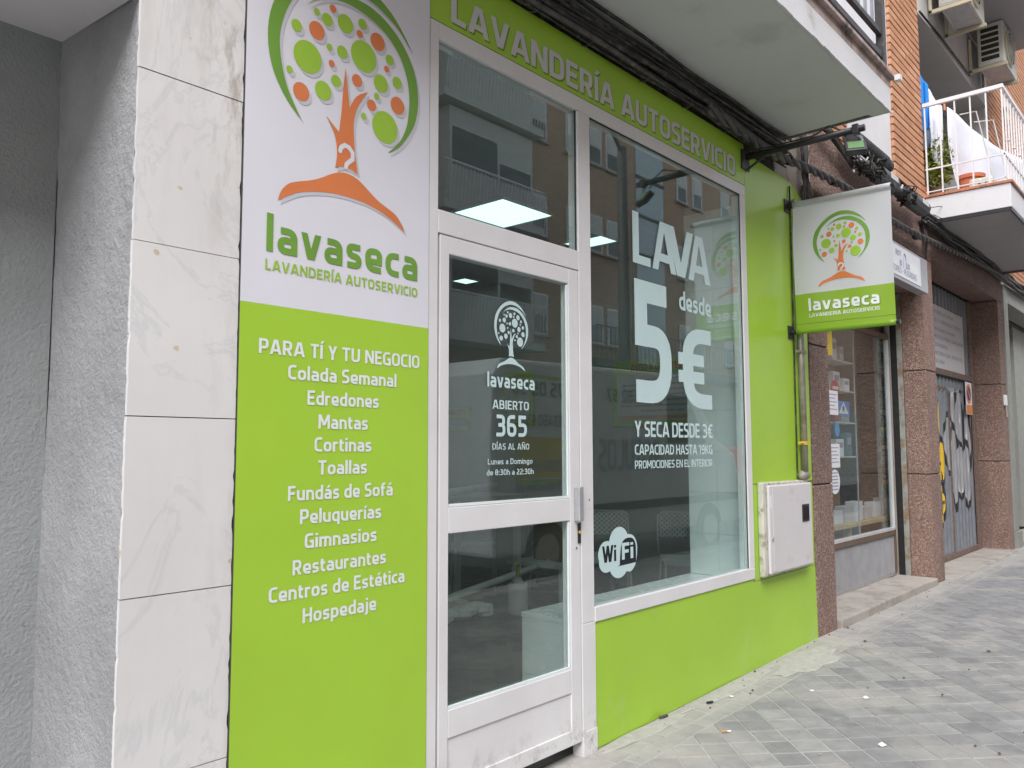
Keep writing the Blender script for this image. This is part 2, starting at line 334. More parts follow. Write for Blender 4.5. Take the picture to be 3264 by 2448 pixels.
def part(name, g, mats, parent=None, label=None, kind=None, bevel=0, smooth=False):
    me = bpy.data.meshes.new(name); me.from_pydata(g.v, [], g.f)
    mats = [mats] if isinstance(mats, str) else mats
    for q in mats: me.materials.append(MAT[q])
    if len(mats) > 1: me.polygons.foreach_set('material_index', g.m)
    if smooth: me.polygons.foreach_set('use_smooth', [True]*len(g.f))
    me.update()
    o = bpy.data.objects.new(name, me); COL.objects.link(o)
    if parent is not None: o.parent = parent; o.location = -wloc(parent)
    if label: o['label'] = label
    if kind: o['kind'] = kind
    if bevel:
        md = o.modifiers.new('bevel', 'BEVEL'); md.width = bevel; md.segments = 2; md.limit_method = 'ANGLE'; md.angle_limit = radians(40)
        md.harden_normals = False
    return o
def thing(name, label, cat, loc=(0, 0, 0), group=None):
    o = bpy.data.objects.new(name, None); COL.objects.link(o); o.location = loc; o.empty_display_size = .1
    o['label'] = label; o['category'] = cat
    if group: o['group'] = group
    return o
def tag(o, label, cat, group=None):
    o['label'] = label; o['category'] = cat
    if group: o['group'] = group
    return o
def B(*a, mi=0): return Geo().box(*a, mi=mi)

# ------------------------------------------------------------------ lettering: a squared sans drawn as strokes
def rnd(pts, r=0, closed=False):
    P = [Vector(p) for p in pts]; k = len(P); o = []
    for i, p in enumerate(P):
        rr = r[i] if isinstance(r, (list, tuple)) else r
        if (not closed and i in (0, k-1)) or rr < .055: o.append((p, 0)); continue
        a = P[i-1]-p; c = P[(i+1) % k]-p; q = min(rr, a.length*.5 if (closed or i-1 > 0) else a.length, c.length*.5 if (closed or i+1 < k-1) else c.length)
        A_ = p+a.normalized()*q; C_ = p+c.normalized()*q
        for j in range(7):
            t = j/6; o.append((A_*(1-t)**2+p*(2*t*(1-t))+C_*t*t, 1))
    return o
def ribbon(pts, w, closed=False):
    pts = [p if isinstance(p, tuple) and isinstance(p[0], Vector) else (Vector(p), 1) for p in pts]
    k = len(pts); q = []
    for i in range(k if closed else k-1):
        a, c = pts[i][0], pts[(i+1) % k][0]; d = c-a
        if d.length < 1e-6: continue
        d.normalize(); n_ = Vector((-d.y, d.x))*w/2; q.append([a+n_, c+n_, c-n_, a-n_])
    for i in range(k):
        if not closed and i in (0, k-1): continue
        p, rd_ = pts[i]; a = (p-pts[i-1][0]); c = (pts[(i+1) % k][0]-p)
        if a.length < 1e-6 or c.length < 1e-6: continue
        a.normalize(); c.normalize(); cr_ = a.x*c.y-a.y*c.x
        if abs(cr_) < 1e-4: continue
        sg = -1 if cr_ > 0 else 1; n1 = Vector((-a.y, a.x))*sg*w/2; n2 = Vector((-c.y, c.x))*sg*w/2
        m_ = (n1+n2)
        if m_.length < 1e-6: continue
        m_.normalize(); L_ = w/2/max(.35, m_.dot(n1)/(w/2)) if rd_ == 0 else w/2
        q.append([p, p+n1, p+m_*L_, p+n2])
    return q
def clipy(poly, lo, hi):
    for s, lim in ((1, lo), (-1, -hi)):
        o = []
        for i in range(len(poly)):
            a, c = poly[i-1], poly[i]; ia, ic = s*a.y >= lim, s*c.y >= lim
            if ia != ic: t = (lim/s-a.y)/(c.y-a.y); o.append(a+(c-a)*t)
            if ic: o.append(c)
        poly = o
        if not poly: return []
    return poly
D = 'diag'
X_ = .615
def bowl(x0, x1, y0, y1, r=.2): return ([(x0, y0), (x0, y1), (x1, y1), (x1, y0)], r, 'c')
GL = {
 'A': (.72, [([(.05,-.1),(.35,1.12)],0,D), ([(.67,-.1),(.37,1.12)],0,D), ([(.16,.27),(.56,.27)],0)]),
 'B': (.62, [([(.085,0),(.085,1)],0), ([(.02,.915),(.49,.915),(.49,.52),(.02,.52)],.17), ([(.02,.52),(.53,.52),(.53,.085),(.02,.085)],.18)]),
 'C': (.56, [([(.55,.915),(.085,.915),(.085,.085),(.55,.085)],.26)]),
 'D': (.65, [([(.085,0),(.085,1)],0), ([(.02,.915),(.56,.915),(.56,.085),(.02,.085)],.28)]),
 'E': (.54, [([(.085,0),(.085,1)],0), ([(.02,.915),(.53,.915)],0), ([(.02,.51),(.48,.51)],0), ([(.02,.085),(.53,.085)],0)]),
 'F': (.52, [([(.085,0),(.085,1)],0), ([(.02,.915),(.52,.915)],0), ([(.02,.49),(.47,.49)],0)]),
 'G': (.63, [([(.57,.915),(.085,.915),(.085,.085),(.545,.085),(.545,.53)],[0,.26,.26,.05,0]), ([(.34,.46),(.62,.46)],0)]),
 'H': (.66, [([(.085,0),(.085,1)],0), ([(.575,0),(.575,1)],0), ([(.02,.51),(.62,.51)],0)]),
 'I': (.17, [([(.085,0),(.085,1)],0)]),
 'J': (.44, [([(.355,1),(.355,.085),(.02,.085)],.22)]),
 'K': (.63, [([(.085,0),(.085,1)],0), ([(.66,1.12),(.13,.40)],0,D), ([(.27,.66),(.64,-.12)],0,D)]),
 'L': (.49, [([(.085,1),(.085,.085),(.49,.085)],0)]),
 'M': (.84, [([(.085,0),(.085,1)],0), ([(.755,0),(.755,1)],0), ([(.06,1.1),(.42,.25)],0,D), ([(.78,1.1),(.42,.25)],0,D)]),
 'N': (.68, [([(.085,0),(.085,1)],0), ([(.595,0),(.595,1)],0), ([(.05,1.08),(.63,-.08)],0,D)]),
 'O': (.66, [([(.085,.085),(.085,.915),(.575,.915),(.575,.085)],.27,'c')]),
 'P': (.60, [([(.085,0),(.085,1)],0), ([(.02,.915),(.515,.915),(.515,.40),(.02,.40)],.2)]),
 'Q': (.66, [([(.085,.085),(.085,.915),(.575,.915),(.575,.085)],.27,'c'), ([(.35,.3),(.6,-.1)],0)]),
 'R': (.63, [([(.085,0),(.085,1)],0), ([(.02,.915),(.515,.915),(.515,.42),(.02,.42)],.2), ([(.29,.5),(.58,-.12)],0,D)]),
 'S': (.56, [([(.52,.915),(.085,.915),(.085,.51),(.475,.49),(.475,.085),(.03,.085)],.19)]),
 'T': (.58, [([(.29,0),(.29,1)],0), ([(.0,.915),(.58,.915)],0)]),
 'U': (.65, [([(.085,1),(.085,.085),(.565,.085),(.565,1)],.26)]),
 'V': (.66, [([(.05,1.1),(.34,-.12)],0,D), ([(.61,1.1),(.32,-.12)],0,D)]),
 'W': (.96, [([(.05,1.1),(.29,-.12)],0,D), ([(.48,1.0),(.27,-.12)],0,D), ([(.48,1.0),(.69,-.12)],0,D), ([(.91,1.1),(.67,-.12)],0,D)]),
 'X': (.64, [([(.05,1.08),(.59,-.08)],0,D), ([(.59,1.08),(.05,-.08)],0,D)]),
 'Y': (.62, [([(.04,1.1),(.32,.36)],0,D), ([(.58,1.1),(.30,.36)],0,D), ([(.31,0),(.31,.5)],0)]),
 'Z': (.56, [([(.03,.915),(.45,.915),(.10,.085),(.54,.085)],0)]),
 'a': (.54, [([(.08,X_),(.455,X_),(.455,0)],.2), ([(.45,.37),(.085,.37),(.085,.085),(.45,.085)],.14)]),
 'b': (.56, [([(.085,0),(.085,1)],0), ([(.05,X_),(.475,X_),(.475,.085),(.05,.085)],.22)]),
 'c': (.46, [([(.46,X_),(.085,X_),(.085,.085),(.46,.085)],.24)]),
 'd': (.56, [([(.475,0),(.475,1)],0), ([(.51,X_),(.085,X_),(.085,.085),(.51,.085)],.22)]),
 'e': (.55, [([(.52,.085),(.085,.085),(.085,X_),(.465,X_),(.465,.31),(.1,.31)],[0,.24,.24,.2,.05,0])]),
 'f': (.38, [([(.38,.915),(.15,.915),(.15,0)],.16), ([(.0,X_),(.35,X_)],0)]),
 'g': (.56, [([(.475,.7),(.475,-.14),(.08,-.14)],.18), ([(.51,X_),(.085,X_),(.085,.085),(.51,.085)],.22)]),
 'h': (.56, [([(.085,0),(.085,1)],0), ([(.05,X_),(.475,X_),(.475,0)],.22)]),
 'i': (.17, [([(.085,0),(.085,.7)],0), ([(.085,.82),(.085,.98)],0)]),
 'j': (.22, [([(.135,.7),(.135,-.14),(-.03,-.14)],.12), ([(.135,.82),(.135,.98)],0)]),
 'l': (.17, [([(.085,0),(.085,1)],0)]),
 'm': (.86, [([(.085,0),(.085,.7)],0), ([(.05,X_),(.43,X_),(.43,0)],.18), ([(.40,X_),(.775,X_),(.775,0)],.18)]),
 'n': (.56, [([(.085,0),(.085,.7)],0), ([(.05,X_),(.475,X_),(.475,0)],.22)]),
 'o': (.57, [([(.085,.085),(.085,X_),(.485,X_),(.485,.085)],.24,'c')]),
 'p': (.56, [([(.085,-.22),(.085,.7)],0), ([(.05,X_),(.475,X_),(.475,.085),(.05,.085)],.22)]),
 'q': (.56, [([(.475,-.22),(.475,.7)],0), ([(.51,X_),(.085,X_),(.085,.085),(.51,.085)],.22)]),
 'r': (.37, [([(.085,0),(.085,.7)],0), ([(.05,.5),(.12,X_),(.37,X_)],.1)]),
 's': (.48, [([(.44,X_),(.085,X_),(.085,.365),(.395,.335),(.395,.085),(.03,.085)],.14)]),
 't': (.37, [([(.13,.88),(.13,.085),(.36,.085)],.16), ([(.0,X_),(.35,X_)],0)]),
 'u': (.56, [([(.085,.7),(.085,.085),(.51,.085)],.22), ([(.475,.7),(.475,0)],0)]),
 'v': (.54, [([(.045,.8),(.28,-.1)],0,'dl'), ([(.495,.8),(.26,-.1)],0,'dl')]),
 'y': (.54, [([(.045,.8),(.29,0)],0,'dl'), ([(.495,.7),(.25,-.2)],0)]),
 'x': (.54, [([(.02,.76),(.52,-.06)],0,'dl'), ([(.52,.76),(.02,-.06)],0,'dl')]),
 'k': (.55, [([(.085,0),(.085,1)],0), ([(.56,.8),(.1,.26)],0,'dl'), ([(.24,.46),(.56,-.1)],0,'dl')]),
 'w': (.82, [([(.045,.8),(.25,-.1)],0,'dl'), ([(.41,.7),(.23,-.1)],0,'dl'), ([(.41,.7),(.59,-.1)],0,'dl'), ([(.775,.8),(.57,-.1)],0,'dl')]),
 'z': (.46, [([(.03,X_),(.36,X_),(.09,.085),(.45,.085)],0)]),
 '0': (.60, [([(.085,.085),(.085,.915),(.515,.915),(.515,.085)],.24,'c')]),
 '1': (.40, [([(.29,0),(.29,1)],0), ([(.02,.80),(.27,.95)],0)]),
 '2': (.57, [([(.05,.915),(.475,.915),(.475,.56),(.085,.30),(.085,.085),(.56,.085)],[0,.22,.22,.12,.02,0])]),
 '3': (.57, [([(.04,.915),(.465,.915),(.465,.53),(.14,.53)],.18), ([(.14,.53),(.485,.53),(.485,.085),(.02,.085)],.19)]),
 '4': (.60, [([(.36,1.08),(.07,.26)],0,D), ([(.04,.26),(.60,.26)],0), ([(.42,0),(.42,.62)],0)]),
 '5': (.57, [([(.51,.915),(.115,.915),(.115,.55),(.485,.55),(.485,.085),(.03,.085)],[0,.02,.02,.24,.24,0])]),
 '6': (.58, [([(.50,.915),(.085,.915),(.085,.085),(.495,.085),(.495,.54),(.09,.54)],.22)]),
 '7': (.54, [([(.02,.915),(.44,.915),(.17,-.1)],0)]),
 '8': (.60, [([(.105,.53),(.105,.915),(.495,.915),(.495,.53)],.18,'c'), ([(.085,.085),(.085,.53),(.515,.53),(.515,.085)],.2,'c')]),
 '9': (.58, [([(.08,.085),(.495,.085),(.495,.915),(.085,.915),(.085,.46),(.49,.46)],.22)]),
 'e_': (.6, []), '-': (.34, [([(.0,.42),(.34,.42)],0)]), ':': (.17, [([(.085,.02),(.085,.20)],0), ([(.085,.5),(.085,.68)],0)]),
 '.': (.17, [([(.085,0),(.085,.17)],0)]), ',': (.17, [([(.11,.17),(.05,-.12)],0)]), ' ': (.20, []), '_': (.5, []),
 '€': (.60, [([(.60,.915),(.17,.915),(.17,.085),(.60,.085)],.28), ([(.0,.60),(.46,.60)],0,'thin'), ([(.0,.38),(.46,.38)],0,'thin')]),
 '•': (.25, [([(.04,.4),(.21,.4)],0)]),
}
ACC = {'Í': ('I', 'a', 1.07), 'Á': ('A', 'a', 1.07), 'Ñ': ('N', 't', 1.13), 'á': ('a', 'a', .78), 'é': ('e', 'a', .78), 'í': ('ı', 'a', .78), 'ñ': ('n', 't', .84)}
GL['ı'] = (.17, [([(.085,0),(.085,.7)],0)])
def text_polys(txt, w=.17, gap=.10):
    polys = []; x = 0
    for ch in txt:
        acc = None
        if ch in ACC: ch, acc, ay = ACC[ch]
        adv, st = GL[ch]
        if acc == 'a':
            cx_ = adv/2; polys.append([Vector(q)+Vector((x, 0)) for q in ((cx_-.09, ay), (cx_+.05, ay), (cx_+.20, ay+.19), (cx_+.01, ay+.19))])
        elif acc == 't':
            polys += [[v+Vector((x, 0)) for v in q] for q in ribbon([(Vector(q), 1) for q in ((.12, ay-.03), (.24, ay+.06), (.42, ay-.03), (.55, ay+.06))], .11)]
        for s in st:
            pts, r = s[0], s[1]; fl = s[2] if len(s) > 2 else ''
            P = rnd(pts, r, fl == 'c'); q = ribbon(P, w*(.8 if fl == 'thin' else 1), fl == 'c')
            for poly in q:
                if fl == D: poly = clipy(poly, 0, 1)
                if fl == 'dl': poly = clipy(poly, 0, .7)
                if len(poly) > 2: polys.append([Vector((v.x+x, v.y)) for v in poly])
        x += adv+gap
    return polys, x-gap
def hull(p):
    q = sorted(set((round(v.x, 6), round(v.y, 6)) for v in p))
    if len(q) < 3: return []
    def half(it):
        o = []
        for c in it:
            while len(o) > 1 and (o[-1][0]-o[-2][0])*(c[1]-o[-2][1])-(o[-1][1]-o[-2][1])*(c[0]-o[-2][0]) <= 1e-10: o.pop()
            o.append(c)
        return o[:-1]
    return [Vector(c) for c in half(q)+half(q[::-1])]
def union(polys):
    vs = []; fs = []
    for p in polys:
        if len(p) <= 8: p = hull(p)
        if len(p) < 3: continue
        a = sum(p[i-1].x*p[i].y-p[i].x*p[i-1].y for i in range(len(p)))
        if abs(a) < 1e-7: continue
        if a < 0: p = p[::-1]
        fs.append(list(range(len(vs), len(vs)+len(p)))); vs += [Vector((v.x, v.y)) for v in p]
    sc = 1/max(max(abs(v.x) for v in vs), max(abs(v.y) for v in vs)) if False else 1
    V, E, F, ov, oe, of = delaunay_2d_cdt(vs, [], fs, 0, 1e-5)
    return [tuple(v) for v in V], [tuple(f) for f, o in zip(F, of) if o]
GC = {}
def glyph(ch, w):
    if (ch, w) not in GC:
        polys, wd = text_polys(ch, w, 0.); GC[(ch, w)] = (union(polys) if polys else ([], []), wd)
    return GC[(ch, w)]
def text_geo(txt, u0, u1, v0, h, fn, w=.17, gap=.10, h_off=0.):
    g = Geo(); gl = [glyph(c, w) for c in txt]; wd = sum(q[1]+gap for q in gl)-gap; s = (u1-u0)/wd; x0 = 0
    for (V, F), a in gl:
        if F: g.add([fn(u0+(x0+x)*s, v0+y*h, h_off) for x, y in V], F)
        x0 += a+gap
    return g
def front(y): return lambda u, v, h: (u, y-h, v)      # on a plane facing the street
def side(x): return lambda u, v, h: (x-h, -u, v)      # on a plane facing along the street, towards -X
def poly_geo(pts, fn, h=0.):
    V, F = union([[Vector(p) for p in pts]]); return Geo().add([fn(x, y, h) for x, y in V], F)
def smoothp(pts, sharp=()):    # Catmull-Rom through a closed outline, keeping sharp corners
    o = []; k = len(pts)
    for i in range(k):
        p0, p1, p2, p3 = (Vector(pts[(i+j-1) % k]) for j in range(4))
        if i in sharp: p0 = p1
        if (i+1) % k in sharp: p3 = p2
        for t in (0, 1/3, 2/3):
            o.append(.5*((2*p1)+(-p0+p2)*t+(2*p0-5*p1+4*p2-p3)*t*t+(-p0+3*p1-3*p2+p3)*t**3))
    return [(v.x, v.y) for v in o]

# ------------------------------------------------------------------ the tree-and-hanger emblem (unit = hanger width, origin = tip of the trunk)
C1=[(0.573,0.322),(0.498,0.423),(0.391,0.528),(0.261,0.603),(0.147,0.635),(0.01,0.645),(-0.143,0.609),(-0.296,0.528),(-0.433,0.401),(-0.528,0.261),(-0.573,0.101),(-0.573,-0.059),(-0.537,-0.199),(-0.469,-0.316),(-0.401,-0.394),(-0.332,-0.45),(-0.388,-0.365),(-0.443,-0.261),(-0.479,-0.134),(-0.495,-0.01),(-0.485,0.094),(-0.45,0.212),(-0.394,0.322),(-0.313,0.414),(-0.205,0.492),(-0.075,0.544),(0.052,0.56),(0.189,0.547),(0.322,0.505),(0.443,0.443),(0.531,0.362)]
C2=[(-0.303,0.306),(-0.257,0.355),(-0.16,0.433),(-0.042,0.489),(0.098,0.508),(0.231,0.495),(0.365,0.44),(0.476,0.358),(0.56,0.254),(0.612,0.147),(0.635,0.026),(0.632,-0.088),(0.603,-0.202),(0.55,-0.296),(0.482,-0.384),(0.41,-0.446),(0.362,-0.472),(0.423,-0.414),(0.482,-0.342),(0.531,-0.235),(0.55,-0.121),(0.554,-0.029),(0.537,0.091),(0.492,0.205),(0.417,0.3),(0.329,0.368),(0.218,0.414),(0.094,0.44),(-0.02,0.443),(-0.137,0.417),(-0.235,0.365)]
TR=[(0.0,0.0),(0.036,-0.257),(0.094,-0.16),(0.186,-0.101),(0.14,-0.169),(0.098,-0.244),(0.072,-0.345),(0.075,-0.453),(0.088,-0.573),(0.111,-0.691),(0.065,-0.674),(0.02,-0.668),(-0.026,-0.671),(-0.072,-0.691),(-0.059,-0.609),(-0.065,-0.524),(-0.091,-0.45),(-0.147,-0.368),(-0.098,-0.407),(-0.046,-0.446),(-0.029,-0.316),(-0.016,-0.14)]
HG=[(-0.485,-1.0),(-0.466,-0.941),(-0.417,-0.883),(-0.345,-0.85),(-0.251,-0.818),(-0.179,-0.785),(-0.107,-0.743),(-0.039,-0.713),(0.029,-0.704),(0.111,-0.723),(0.189,-0.769),(0.277,-0.824),(0.365,-0.86),(0.43,-0.886),(0.472,-0.922),(0.505,-0.967),(0.515,-0.997),(0.45,-0.958),(0.339,-0.909),(0.228,-0.879),(0.117,-0.863),(-0.042,-0.86),(-0.195,-0.879),(-0.349,-0.922)]
HK=[(-0.036,-0.57),(-0.026,-0.541),(0.003,-0.521),(0.036,-0.528),(0.065,-0.557),(0.065,-0.599),(0.039,-0.622),(0.016,-0.645),(0.01,-0.678)]
ORC=[(-0.107,0.362,0.026),(0.111,0.277,0.026),(0.264,0.28,0.062),(-0.228,0.166,0.059),(0.345,0.117,0.023),(-0.111,-0.01,0.023),(0.094,-0.052,0.042),(0.446,-0.111,0.062),(0.218,-0.182,0.039),(-0.336,-0.274,0.059)]
GRC=[(-0.231,0.29,0.023),(-0.15,0.27,0.042),(-0.007,0.3,0.062),(0.134,0.355,0.036),(0.147,0.134,0.107),(0.371,0.192,0.036),(0.44,0.052,0.042),(-0.378,0.14,0.039),(-0.13,0.094,0.023),(-0.029,0.098,0.042),(0.296,-0.003,0.062),(-0.293,-0.033,0.104),(0.261,-0.104,0.023),(-0.075,-0.114,0.039),(-0.173,-0.212,0.062),(-0.423,-0.16,0.023),(0.153,-0.277,0.023),(0.336,-0.3,0.111)]
def logo(parent, u, v, s, fn, mats, shadow=None, h=.0012):
    tf = lambda P: [(u+a*s, v+b*s) for a, b in P]
    def piece(nm, P, m, par):
        if shadow:
            sh = s*.02; part('print_shadow', poly_geo([(a+sh, b-sh) for a, b in P], fn, h*.5), shadow, par)
        return part(nm, poly_geo(P, fn, h), m, par)
    root = piece('logo', tf(smoothp(C1, (0, 15))), mats[0], parent)
    sub = lambda nm, P, m: piece(nm, P, m, root)
    sub('crown_arc', tf(smoothp(C2, (0, 16))), mats[0])
    sub('tree_trunk', tf(smoothp(TR, (0, 1, 3, 9, 13, 17, 19))), mats[1])
    sub('hanger', tf(smoothp(HG, (0, 16))), mats[1])
    q = ribbon(rnd(tf(HK), 0), s*.030)
    V, F = union(q+[[Vector((u-.036*s+cos(t*pi/4)*s*.015, v-.57*s+sin(t*pi/4)*s*.015)) for t in range(8)]]); part('hanger_hook', Geo().add([fn(x, y, h*1.6) for x, y in V], F), mats[3], root)
    for L_, m_ in ((ORC, mats[1]), (GRC, mats[2])):
        for a, b_, r in L_:
            sub('dot', [(u+(a+r*cos(t*pi/14))*s, v+(b_+r*sin(t*pi/14))*s) for t in range(28)], m_)
    return root
def line(parent, txt, u0, u1, v, h, fn, mat, w=.17, lab=None, shadow=None, gap=.10, d=.0012):
    if shadow:
        k = h*.06; part('print_shadow', text_geo(txt, u0+k, u1+k, v-k, h, fn, w, gap, d*.5), shadow, parent)
    return part('lettering', text_geo(txt, u0, u1, v, h, fn, w, gap, d), mat, parent, label=lab)

# ================================================================== SETTING: ground
def gz(x): return .019*(min(x, 5.8)-3.125)
pave = Geo()
xs = [-14, 0, 3.125, 5.8, 30]
for i in range(4):
    a, c = xs[i], xs[i+1]
    pave.add([(a, .7, gz(a)-.0035), (c, .7, gz(c)-.0035), (c, -3.0, gz(c)-.0035), (a, -3.0, gz(a)-.0035)], [(3, 2, 1, 0)])
pavement = part('pavement', pave, 'paving_joint', kind='structure')
rd = Geo()
rd.add([(-60, -3.14, -.16), (90, -3.14, -.10), (90, -9.4, -.10), (-60, -9.4, -.16)], [(3, 2, 1, 0)])
part('road', rd, 'asphalt', kind='structure')
part('ground', Geo().add([(-200, -200, -.35), (200, -200, -.35), (200, 200, -.35), (-200, 200, -.35)], [(0, 1, 2, 3)]), 'asphalt', kind='structure')
part('far_pavement', B(-60, 90, -12, -9.4, -.3, .02), 'paving_joint', kind='structure')
kb = thing('kerb', 'grey stone kerb along the edge of the tiled pavement', 'kerb', (3, -3.07, 0)); kb['kind'] = 'structure'; del kb['category']
for i in range(-6, 24):
    part('kerb_stone', B(i*.9+.004, i*.9+.896, -3.14, -3.002, -.25, gz(i*.9)+.004), 'kerb_stone', kb, bevel=.01)
# tiles: two rows along the facade, then a diagonal field
def inset(poly, d):
    c = sum((Vector(p) for p in poly), Vector((0, 0)))/len(poly); o = []
    k = len(poly); P = [Vector(p) for p in poly]
    for i in range(k):
        a = (P[i]-P[i-1]).normalized(); b_ = (P[(i+1) % k]-P[i]).normalized(); n1 = Vector((-a.y, a.x)); n2 = Vector((-b_.y, b_.x)); q = n1+n2
        o.append(P[i]+q/max(.35, q.dot(n1))*d)
    return o
def area(P): return .5*sum(P[i-1][0]*P[i][1]-P[i][0]*P[i-1][1] for i in range(len(P)))
def tile_geo(g, poly, dz):
    if area(poly) < 0: poly = poly[::-1]
    top = inset(poly, .0035); k = len(poly)
    if area(top) < .0004: return False
    tx, ty = random.uniform(-.006, .006), random.uniform(-.006, .006); c = poly[0]
    zz = lambda p, e: gz(p[0])+dz+e+(p[0]-c[0])*tx+(p[1]-c[1])*ty
    v = [(p[0], p[1], gz(p[0])-.012) for p in poly]+[(p[0], p[1], zz(p, -.0035)) for p in poly]+[(p[0], p[1], zz(p, 0)) for p in top]
    f = [(i, (i+1) % k, k+(i+1) % k, k+i) for i in range(k)]+[(k+i, k+(i+1) % k, 2*k+(i+1) % k, 2*k+i) for i in range(k)]+[tuple(range(2*k, 3*k))]
    g.add(v, f); return True
tiles = []
s_ = .1400; A0, B0 = 3.336, 3.802; st = s_*math.sqrt(2)
def clipmax(poly, lim):
    o = []
    for i in range(len(poly)):
        a, c = poly[i-1], poly[i]
        if (a[1] <= lim) != (c[1] <= lim): t = (lim-a[1])/(c[1]-a[1]); o.append((a[0]+(c[0]-a[0])*t, lim))
        if c[1] <= lim: o.append(c)
    return o
for i in range(-60, 90):
    for j in range(-60, 90):
        a0 = A0+i*st; b0 = B0+j*st; jn = .004
        cs = [((a+b)/2, (a-b)/2) for a, b in ((a0+jn, b0+jn), (a0+st-jn, b0+jn), (a0+st-jn, b0+st-jn), (a0+jn, b0+st-jn))]
        cx_ = sum(c[0] for c in cs)/4; cy_ = sum(c[1] for c in cs)/4
        if cx_ < .5 or cx_ > 17 or cy_ > -.15 or cy_ < -2.9: continue
        q = clipmax(cs, -.254)
        if len(q) > 2: tiles.append(q)
x = 2.9-.2*12
while x < 17:
    tiles.append([(x+.003, -.163), (x+.197, -.163), (x+.197, -.247), (x+.003, -.247)]); x += .2
x = 2.9-.14*17
while x < 17:
    lo_ = -.012
    tiles.append([(x+.003, lo_), (x+.137, lo_), (x+.137, -.157), (x+.003, -.157)]); x += .14
def seen(p):
    d = Vector((p[0], p[1]+2.25, -1.35)); z = d.dot(fw)
    if z < .3: return 0
    u, v = d.dot(rt)/z, d.dot(up)/z
    return 1/z**2*(area(p_) if False else 1) if abs(u) < .66 and abs(v) < .50 else 0
scored = []
for t in tiles:
    c = (sum(p[0] for p in t)/len(t), sum(p[1] for p in t)/len(t)); z_ = Vector((c[0], c[1]+2.25, -1.35)).dot(fw)
    scored.append((seen(c)*abs(area(t))/max(z_, .3), t))
scored.sort(key=lambda q: -q[0])
rest = Geo()
for i, (s, t) in enumerate(scored):
    dz = random.uniform(-.0018, .0018)
    if i < 290 and s > 0:
        g = Geo()
        if tile_geo(g, t, dz): part('paving_tile', g, 'paving_tile', pavement)
    else: tile_geo(rest, t, dz)
part('paving_tile', rest, 'paving_tile', pavement, kind='stuff')
# ragged cement patches beside the green panel
def blob(cx_, cy_, rx, ry, k, zt, seed):
    r_ = random.Random(seed); pts = []
    for i in range(k):
        t = 2*pi*i/k; q = 1+r_.uniform(-.22, .22); pts.append((cx_+rx*q*cos(t), cy_+ry*q*sin(t)))
    pts = [p for p in pts]
    v = [(p[0], min(p[1], -.004), gz(p[0])+.0005) for p in pts]+[(cx_+(p[0]-cx_)*.9, min(-.004, cy_+(p[1]-cy_)*.9), gz(p[0])+zt) for p in pts]
    return Geo().add(v, [(i, (i+1) % k, k+(i+1) % k, k+i) for i in range(k)]+[tuple(range(k, 2*k))])
for nm, a in (('cement_patch', (5.15, -.17, .42, .13, 22, .005, 1)), ('cement_patch', (4.35, -.06, .55, .05, 20, .004, 2)), ('cement_patch', (3.45, -.05, .38, .05, 20, .004, 4))):
    part(nm, blob(*a), 'paving_joint', pavement)

# ================================================================== LEFT: plastered doorway recess
dw = thing('doorway_recess', 'grey rough plastered doorway recess at the far left end of the facade', 'doorway', (.5, .3, 0))
part('back_wall', B(-1.2, .966, .584, .70, -.2, 2.9), 'plaster_smooth', dw)
# jamb with a slightly ragged front edge
jg = Geo(); rows = 60; colsn = 14
r_ = random.Random(3)
V = []
for i in range(rows+1):
    for j in range(colsn+1):
        z = -.1+3.1*i/rows; y = .584*(j/colsn); V.append((.9665+r_.uniform(-.0012, .0012)+(.004*sin(z*3+y*4) if j > 1 else 0), y+(r_.uniform(.009, .013) if j == 0 else 0), z))
Fq = [(i*(colsn+1)+j, (i+1)*(colsn+1)+j, (i+1)*(colsn+1)+j+1, i*(colsn+1)+j+1) for i in range(rows) for j in range(colsn)]
jg.add(V, Fq)
part('jamb', jg, 'plaster', dw, smooth=True)
part('soffit', Geo().prism([(0.004, 2.648), (.5838, 2.705), (.5838, 3.0), (0.004, 3.0)], -1.2, .9645, lambda u, v, h: (h, u, v)), 'white_paint', dw)
part('jamb_core', B(.975, 1.285, .03, .7, -.2, 3.45), 'plaster_smooth', dw)
part('lintel', B(-1.2, .9645, .0, .62, 3.002, 3.498), 'plaster', dw)

# ================================================================== marble pier
mp = thing('marble_pier', 'pier clad in stained white marble tiles between grey plaster and green banner', 'pier', (1.13, 0, 0))
part('pier_core', B(.974, 1.286, .012, .028, -.06, 3.45), 'joint_dark', mp)
zj = [-.05, .466, .958, 1.45, 1.939, 2.434, 2.928, 3.42]
for i in range(7):
    dx = random.uniform(-.002, .002); dy = random.uniform(-.0015, .0015)
    g = Geo(); z0, z1 = zj[i]+.0015, zj[i+1]-.0015; x0, x1 = .9655+dx*.6, 1.2885
    # chipped left and right edges
    k = 26; L_ = [(x0+random.choice([0, 0, .001, .003])*random.random(), z0+(z1-z0)*t/k) for t in range(k+1)]
    R_ = [(x1-random.choice([0, 0, .001, .004])*random.random(), z1-(z1-z0)*t/k) for t in range(k+1)]
    g.prism(L_+R_, dy, .0118, lambda u, v, h: (u, h, v)); part('tile', g, 'marble', mp, label='white marble tile with brown drip stains' if i > 4 else None)

